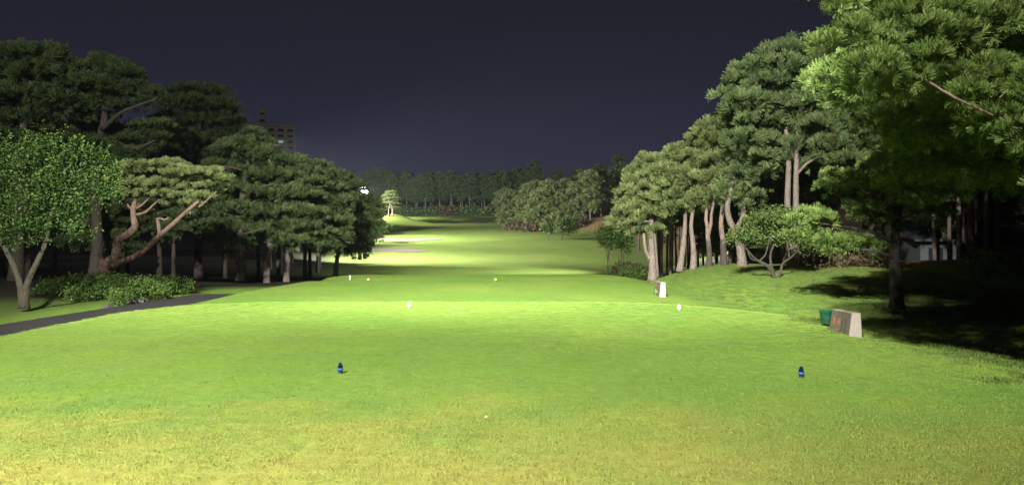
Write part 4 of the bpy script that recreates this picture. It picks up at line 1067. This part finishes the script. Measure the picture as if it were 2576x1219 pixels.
def blue_marker(loc, label, rz, tilt):
    t = empty('tee_marker', loc, rz); t.rotation_euler = (tilt, 0, rz)
    mb = MB(); mb.lathe([(0.006, 0.020), (0.026, 0.020), (0.032, 0.036), (0.0335, 0.052), (0.029, 0.078), (0.020, 0.108), (0.013, 0.123), (0.004, 0.126)], 14); bd = mb.build('body', M['blue'], t)
    mb = MB(); mb.lathe([(0.030, 0.034), (0.0338, 0.036), (0.0352, 0.052), (0.0322, 0.064), (0.028, 0.066)], 14); mb.build('band', M['blue_band'], bd)
    mb = MB(); mb.lathe([(0.030, -0.01), (0.029, 0.004), (0.021, 0.020), (0.008, 0.026)], 14); mb.build('base', M['peg'], t)
    return tag(t, label, 'tee marker', 'blue tee markers')
blue_marker(at_ground(856, 9.16), 'glossy blue cone tee marker on the left of the near pair', 0.3, 0.0)
blue_marker(at_ground(2015, 8.9), 'dark blue cone tee marker on the right of the near pair', 1.1, 0.03)

def white_marker(loc, label, tilt):
    t = empty('tee_marker', loc); t.rotation_euler = (0, tilt, 0.4)
    mb = MB(); mb.lathe([(0.004, 0.022), (0.022, 0.026), (0.036, 0.045), (0.041, 0.066), (0.038, 0.090), (0.027, 0.116), (0.013, 0.134), (0.003, 0.139)], 18); mb.build('body', M['white'], t, True)
    mb = MB(); mb.lathe([(0.008, -0.03), (0.008, 0.024)], 8); mb.build('peg', M['white'], t)
    return tag(t, label, 'tee marker', 'white tee markers')
white_marker(at_ground(1029, 17.3), 'left white egg-shaped tee marker at the far edge of the near tee', 0.05)
white_marker(at_ground(1709, 16.7), 'right white egg-shaped tee marker in line with the stone signs', -0.06)

def yellow_marker(loc, label):
    t = empty('tee_marker', loc)
    mb = MB(); n = 8
    mb.lathe([(0.002, 0.0)] + [(0.062 * math.sin(PI * i / n), 0.062 - 0.062 * math.cos(PI * i / n)) for i in range(1, n)] + [(0.002, 0.124)], 16, (0, 0, 0.02)); mb.build('body', M['yellow'], t, True)
    mb = MB(); mb.lathe([(0.012, -0.03), (0.012, 0.025)], 8); mb.build('peg', M['peg'], t)
    return tag(t, label, 'tee marker', 'yellow tee markers')
yellow_marker(at_ground(927, 37.2), 'left yellow ball tee marker on the forward tee')
yellow_marker(at_ground(1246, 37.2), 'right yellow ball tee marker on the forward tee')
pt = empty('stake', at_ground(880, 38.2))
mb = MB(); mb.lathe([(0.03, -0.05), (0.03, 0.17), (0.012, 0.20)], 8); mb.build('post', M['white'], pt)
tag(pt, 'short white stake at the left shoulder of the forward tee', 'stake')

def stone_sign(x, y, rz, w, l, h, label, kind, z):
    """tapered granite block, its written face turned towards the tee"""
    t = empty('tee_sign_stone', (x, y, z), rz)
    tw, tl = w * 0.62, l * 0.95
    B = [(-w / 2, 0, -0.12), (w / 2, 0, -0.12), (w / 2, l, -0.12), (-w / 2, l, -0.12)]
    ox = 0.02
    T = [(-tw / 2 + ox, 0.01, h), (tw / 2 + ox, 0.01, h), (tw / 2 + ox, tl, h - 0.02), (-tw / 2 + ox, tl, h - 0.02)]
    mb = MB(); mb.add(B + T, [(3, 2, 1, 0), (4, 5, 6, 7), (0, 1, 5, 4), (1, 2, 6, 5), (2, 3, 7, 6), (3, 0, 4, 7)])
    o = mb.build('block', M['granite'], t); bv = o.modifiers.new('bevel', 'BEVEL'); bv.width = 0.008; bv.segments = 2
    # written face plate set 3 mm proud of the block
    p00, p10, p11, p01 = Vector(B[3]), Vector(B[0]), Vector(T[0]), Vector(T[3])
    nrm = (p10 - p00).cross(p01 - p00).normalized()
    if nrm.x > 0: nrm = -nrm
    def S(u, v, off):         # u along the face from its far end to its near end, v upwards
        a = p00.lerp(p10, u); b = p01.lerp(p11, u); return a.lerp(b, v) + nrm * off
    m = MB()
    f_ = [S(0.02, 0.02, 0.004), S(0.985, 0.02, 0.004), S(0.985, 0.985, 0.004), S(0.02, 0.985, 0.004)]
    k_ = [S(0.02, 0.02, -0.01), S(0.985, 0.02, -0.01), S(0.985, 0.985, -0.01), S(0.02, 0.985, -0.01)]
    m.add(f_ + k_, [(0, 1, 2, 3), (0, 4, 5, 1), (1, 5, 6, 2), (2, 6, 7, 3), (3, 7, 4, 0)]); fc = m.build('written_face', M['granite_face'], t)
    def stroke(mb_, u0, v0, u1, v1, wd):
        a, b = S(u0, v0, 0.008), S(u1, v1, 0.008); d = (b - a).normalized(); sd = d.cross(nrm).normalized() * wd
        mb_.add([a - sd, b - sd, b + sd, a + sd], [(0, 1, 2, 3)])
    def glyph(mat, name, u, v, su, sv, ss, wd):
        g = MB()
        for a, b, c, d in ss: stroke(g, u + a * su, v + b * sv, u + c * su, v + d * sv, wd)
        g.build(name, mat, fc)
    if kind == 1:
        ring = [(.2, .0, .8, .0), (.8, .0, .8, .35), (.8, .35, .2, .35), (.2, .35, .2, .0)]
        glyph(M['orange'], 'orange_character', 0.14, 0.52, 0.15, 0.26, ring + [(.5, .35, .5, .6), (.1, .6, .9, .6), (.3, .8, .7, .8), (.5, .9, .5, 1.0)], 0.011)
        glyph(M['orange'], 'orange_character', 0.36, 0.50, 0.15, 0.24, [(.1, .0, .45, .95), (.45, .95, .75, .3), (.25, .4, .7, .4), (.9, .0, .9, 1.), (.9, .5, 1.1, .5)], 0.011)
        glyph(M['orange'], 'orange_character', 0.34, 0.20, 0.13, 0.20, ring + [(.5, .35, .5, .8), (.2, .8, .8, .8)], 0.010)
        for i, (u, v) in enumerate(((0.56, 0.60), (0.73, 0.64), (0.56, 0.42), (0.73, 0.44), (0.55, 0.26), (0.72, 0.26), (0.60, 0.10))):
            rs = random.Random(90 + i)
            glyph(M['engrave'], 'engraved_character', u, v, 0.12, 0.13, [(.0, .95, .8, .95), (.4, .95, .4, .5), (.0, .5, .8, .5), (.1, .3, .1, .0), (.1, .0, .75, .0), (.75, .3, .75, .0), (rs.uniform(.3, .6), .5, rs.uniform(.3, .6), .2)], 0.006)
    else:
        glyph(M['orange'], 'orange_character', 0.12, 0.62, 0.22, 0.30, [(.1, 1., .1, .0), (.5, 1., .5, .1), (.1, .5, .5, .5), (.9, .9, .9, .0)], 0.016)
        glyph(M['engrave'], 'engraved_character', 0.55, 0.62, 0.25, 0.25, [(.0, 1., .9, 1.), (.45, 1., .45, .3), (.0, .3, .9, .3), (.1, .0, .8, .0)], 0.010)
        g = MB(); a, b, c = S(0.20, 0.36, 0.008), S(0.72, 0.40, 0.008), S(0.22, 0.60, 0.008); g.add([a, b, c], [(0, 1, 2)]); g.build('green_mark', M['leafgreen'], fc)
        glyph(M['leafgreen'], 'green_character', 0.25, 0.14, 0.2, 0.16, [(.0, 1., .9, 1.), (.4, 1., .4, .2), (.0, .0, .9, .0)], 0.010)
    return tag(t, label, 'stone sign', 'stone tee signs')
s1 = at_ground(2152, 13.3)
stone_sign(s1.x, 13.3, math.radians(-3), 0.235, 1.0, 0.40, 'near stone tee sign with orange characters beside the green bin', 1, s1.z)
s2 = at_ground(1667, 26.6)
stone_sign(s2.x, 26.6, math.radians(0), 0.24, 1.15, 0.50, 'farther stone tee sign at the right end of the forward tee', 2, s2.z)

bl = at_ground(2080, 15.0)
bn = empty('litter_bin', bl)
prof = [(0.088, 0.075), (0.098, 0.085), (0.105, 0.135), (0.112, 0.142), (0.117, 0.20), (0.124, 0.207), (0.132, 0.272), (0.143, 0.280), (0.145, 0.300), (0.134, 0.300), (0.120, 0.20), (0.09, 0.10)]
mb = MB(); mb.lathe(prof, 22); o = mb.build('bucket', M['bin'], bn, True)
for zz, r_ in ((0.139, 0.107), (0.204, 0.119)):
    q = MB(); q.lathe([(r_ - 0.004, zz - 0.005), (r_ + 0.004, zz - 0.004), (r_ + 0.005, zz + 0.004), (r_ - 0.004, zz + 0.005)], 22); q.build('hoop', M['iron'], o, True)
mb = MB(); mb.lathe([(0.139, 0.284), (0.1475, 0.287), (0.1475, 0.297), (0.139, 0.300)], 22); mb.build('rim', M['bin'], o, True)
for k in range(3):
    a = 0.6 + k * 2.094
    mb = MB(); mb.tube([(0.11 * math.cos(a), 0.11 * math.sin(a), 0.16), (0.10 * math.cos(a), 0.10 * math.sin(a), 0.07), (0.085 * math.cos(a), 0.085 * math.sin(a), -0.02)], [0.009, 0.009, 0.009], 6); mb.build('leg', M['iron'], bn)
mb = MB(); mb.lathe([(0.100, 0.066), (0.108, 0.066), (0.108, 0.078), (0.100, 0.078)], 18); mb.build('ring', M['iron'], bn)
tag(bn, 'small dark green bin on thin legs behind the near stone sign', 'bin')

for i, (dx, Y) in enumerate(((460, 28.1), (478, 28.5), (496, 28.9), (515, 29.3), (392, 26.9))):
    x = float(xp(Y)) - 1.36; rs = random.Random(i)
    mb = MB(); mb.box((0, 0, 0.05), (0.22 + rs.uniform(0, .1), 0.34, 0.16), 0.8, rs.uniform(-.4, .4)); o = mb.build('edging_stone', M['stone'], None, loc=(x, Y, Hf(x, Y)))
    bv = o.modifiers.new('bevel', 'BEVEL'); bv.width = 0.025; bv.segments = 2
    tag(o, 'small grey edging stone between cart path and azalea hedge', 'stone', 'edging stones along the path')

lf = at_ground(1222, 6.8)
mb = MB(); mb.add([(-0.022, 0, 0.035), (0, -0.012, 0.030), (0.026, 0, 0.04), (0.002, 0.014, 0.045), (0, 0, 0.05)], [(0, 1, 4), (1, 2, 4), (2, 3, 4), (3, 0, 4), (0, 3, 2, 1)])
tag(mb.build('dry_leaf', M['paper'], None, loc=lf), 'single pale dry leaf lying on the near grass', 'leaf')

# ------------------------------------------------------------------ grass blades on the near ground
def grass_patch(name, n, size, hgt, w, seed, mat='blade'):
    rng = np.random.default_rng(seed)
    b = np.concatenate([rng.uniform(-size / 2, size / 2, (n, 2)), np.full((n, 1), -0.004)], 1)
    ang = rng.uniform(0, 6.283, n); ln = rng.uniform(0.5, 1.15, n) * hgt; lean = rng.uniform(0.15, 0.95, n) * ln
    tip = b + np.stack([np.cos(ang) * lean, np.sin(ang) * lean, ln], 1)
    mid = (b + tip) / 2 + np.stack([-np.cos(ang) * lean * 0.15, -np.sin(ang) * lean * 0.15, ln * 0.12], 1)
    sd = np.stack([-np.sin(ang + 0.4), np.cos(ang + 0.4), np.zeros(n)], 1) * w
    V = np.stack([b - sd, b + sd, mid + sd * 0.8, tip, mid - sd * 0.8], 1)
    return np_mesh(name, V.reshape(-1, 3), 5, M[mat], rng.random(n))

def scatter(name, pts, patch, label, seed, s0, s1):
    me = bpy.data.meshes.new(name); me.from_pydata(pts, [], []); me.update(); me.materials.append(M['blade'])
    o = obj(name, me); tag(o, label, 'grass', None, 'stuff')
    po = bpy.data.objects.new(name + '_tuft', patch)
    g = bpy.data.node_groups.new(name, 'GeometryNodeTree')
    g.interface.new_socket('Geometry', in_out='INPUT', socket_type='NodeSocketGeometry'); g.interface.new_socket('Geometry', in_out='OUTPUT', socket_type='NodeSocketGeometry')
    N = g.nodes; gi, go = N.new('NodeGroupInput'), N.new('NodeGroupOutput')
    ip = N.new('GeometryNodeInstanceOnPoints'); oi = N.new('GeometryNodeObjectInfo'); oi.inputs['Object'].default_value = po
    rv = N.new('FunctionNodeRandomValue'); rv.data_type = 'FLOAT_VECTOR'; rv.inputs[0].default_value = (-0.05, -0.05, 0); rv.inputs[1].default_value = (0.05, 0.05, 6.283); rv.inputs['Seed'].default_value = seed
    rs = N.new('FunctionNodeRandomValue'); rs.data_type = 'FLOAT'; rs.inputs[2].default_value = s0; rs.inputs[3].default_value = s1; rs.inputs['Seed'].default_value = seed + 1
    k = g.links
    k.new(gi.outputs[0], ip.inputs['Points']); k.new(oi.outputs['Geometry'], ip.inputs['Instance']); k.new(rv.outputs[0], ip.inputs['Rotation']); k.new(rs.outputs[1], ip.inputs['Scale']); k.new(ip.outputs[0], go.inputs[0])
    md = o.modifiers.new('scatter', 'NODES'); md.node_group = g
    return o

rng = np.random.default_rng(3)
def pts_in(x0, x1, y0, y1, step, keep):
    xs, ys = np.meshgrid(np.arange(x0, x1, step), np.arange(y0, y1, step))
    xs = xs.ravel() + rng.uniform(-.5, .5, xs.size) * step; ys = ys.ravel() + rng.uniform(-.5, .5, ys.size) * step
    k = keep(xs, ys) & (np.abs(xs) < ys * 0.70 + 0.8)
    xs, ys = xs[k], ys[k]
    return np.stack([xs, ys, H(xs, ys)], 1).tolist()
fringe = pts_in(-6, 6, 4.3, 8.0, 0.14, lambda x, y: rng.random(x.size) < np.clip((8.0 - y) / 1.6, 0, 1))
scatter('fringe_grass', fringe, grass_patch('fringe_patch', 150, 0.20, 0.015, 0.0020, 5), 'coarser straw-tinged grass of the fringe nearest the camera', 5, 0.8, 1.25)
teeg = pts_in(-9, 9, 6.2, 19.2, 0.19, lambda x, y: sdf(x, y, -7.8, 4.2, -14, 18.9, 2.5) < 2.5)
scatter('tee_grass', teeg, grass_patch('tee_patch', 170, 0.26, 0.013, 0.0017, 6), 'close-mown bright green grass of the near tee', 7, 0.8, 1.2)
bank = pts_in(3, 15, 8, 36, 0.27, lambda x, y: (sdf(x, y, -7.8, 4.2, -14, 18.9, 2.5) + rng.uniform(-1.2, 1.2, x.size) >= 2.2) & (sdf_forward(x, y) + rng.uniform(-0.5, 0.5, x.size) > 0.9))
scatter('bank_grass', bank, grass_patch('bank_patch', 150, 0.34, 0.034, 0.0024, 8, 'blade_rough'), 'longer grass on the slope right of the tee', 9, 0.8, 1.3)

# ------------------------------------------------------------------ the night air
mb = MB(); mb.box((0, 415, 36), (1100, 1000, 84))
hz, nt, b_ = new_mat('haze_air'); nt.nodes.remove(b_)
pv = node(nt, 'ShaderNodeVolumePrincipled'); pv.inputs['Density'].default_value = 0.00006; pv.inputs['Color'].default_value = (0.80, 0.88, 1.0, 1)
nt.links.new(pv.outputs[0], nt.nodes['Material Output'].inputs['Volume'])
tag(mb.build('haze', hz), 'thin night haze over the whole course', 'haze', None, 'stuff')
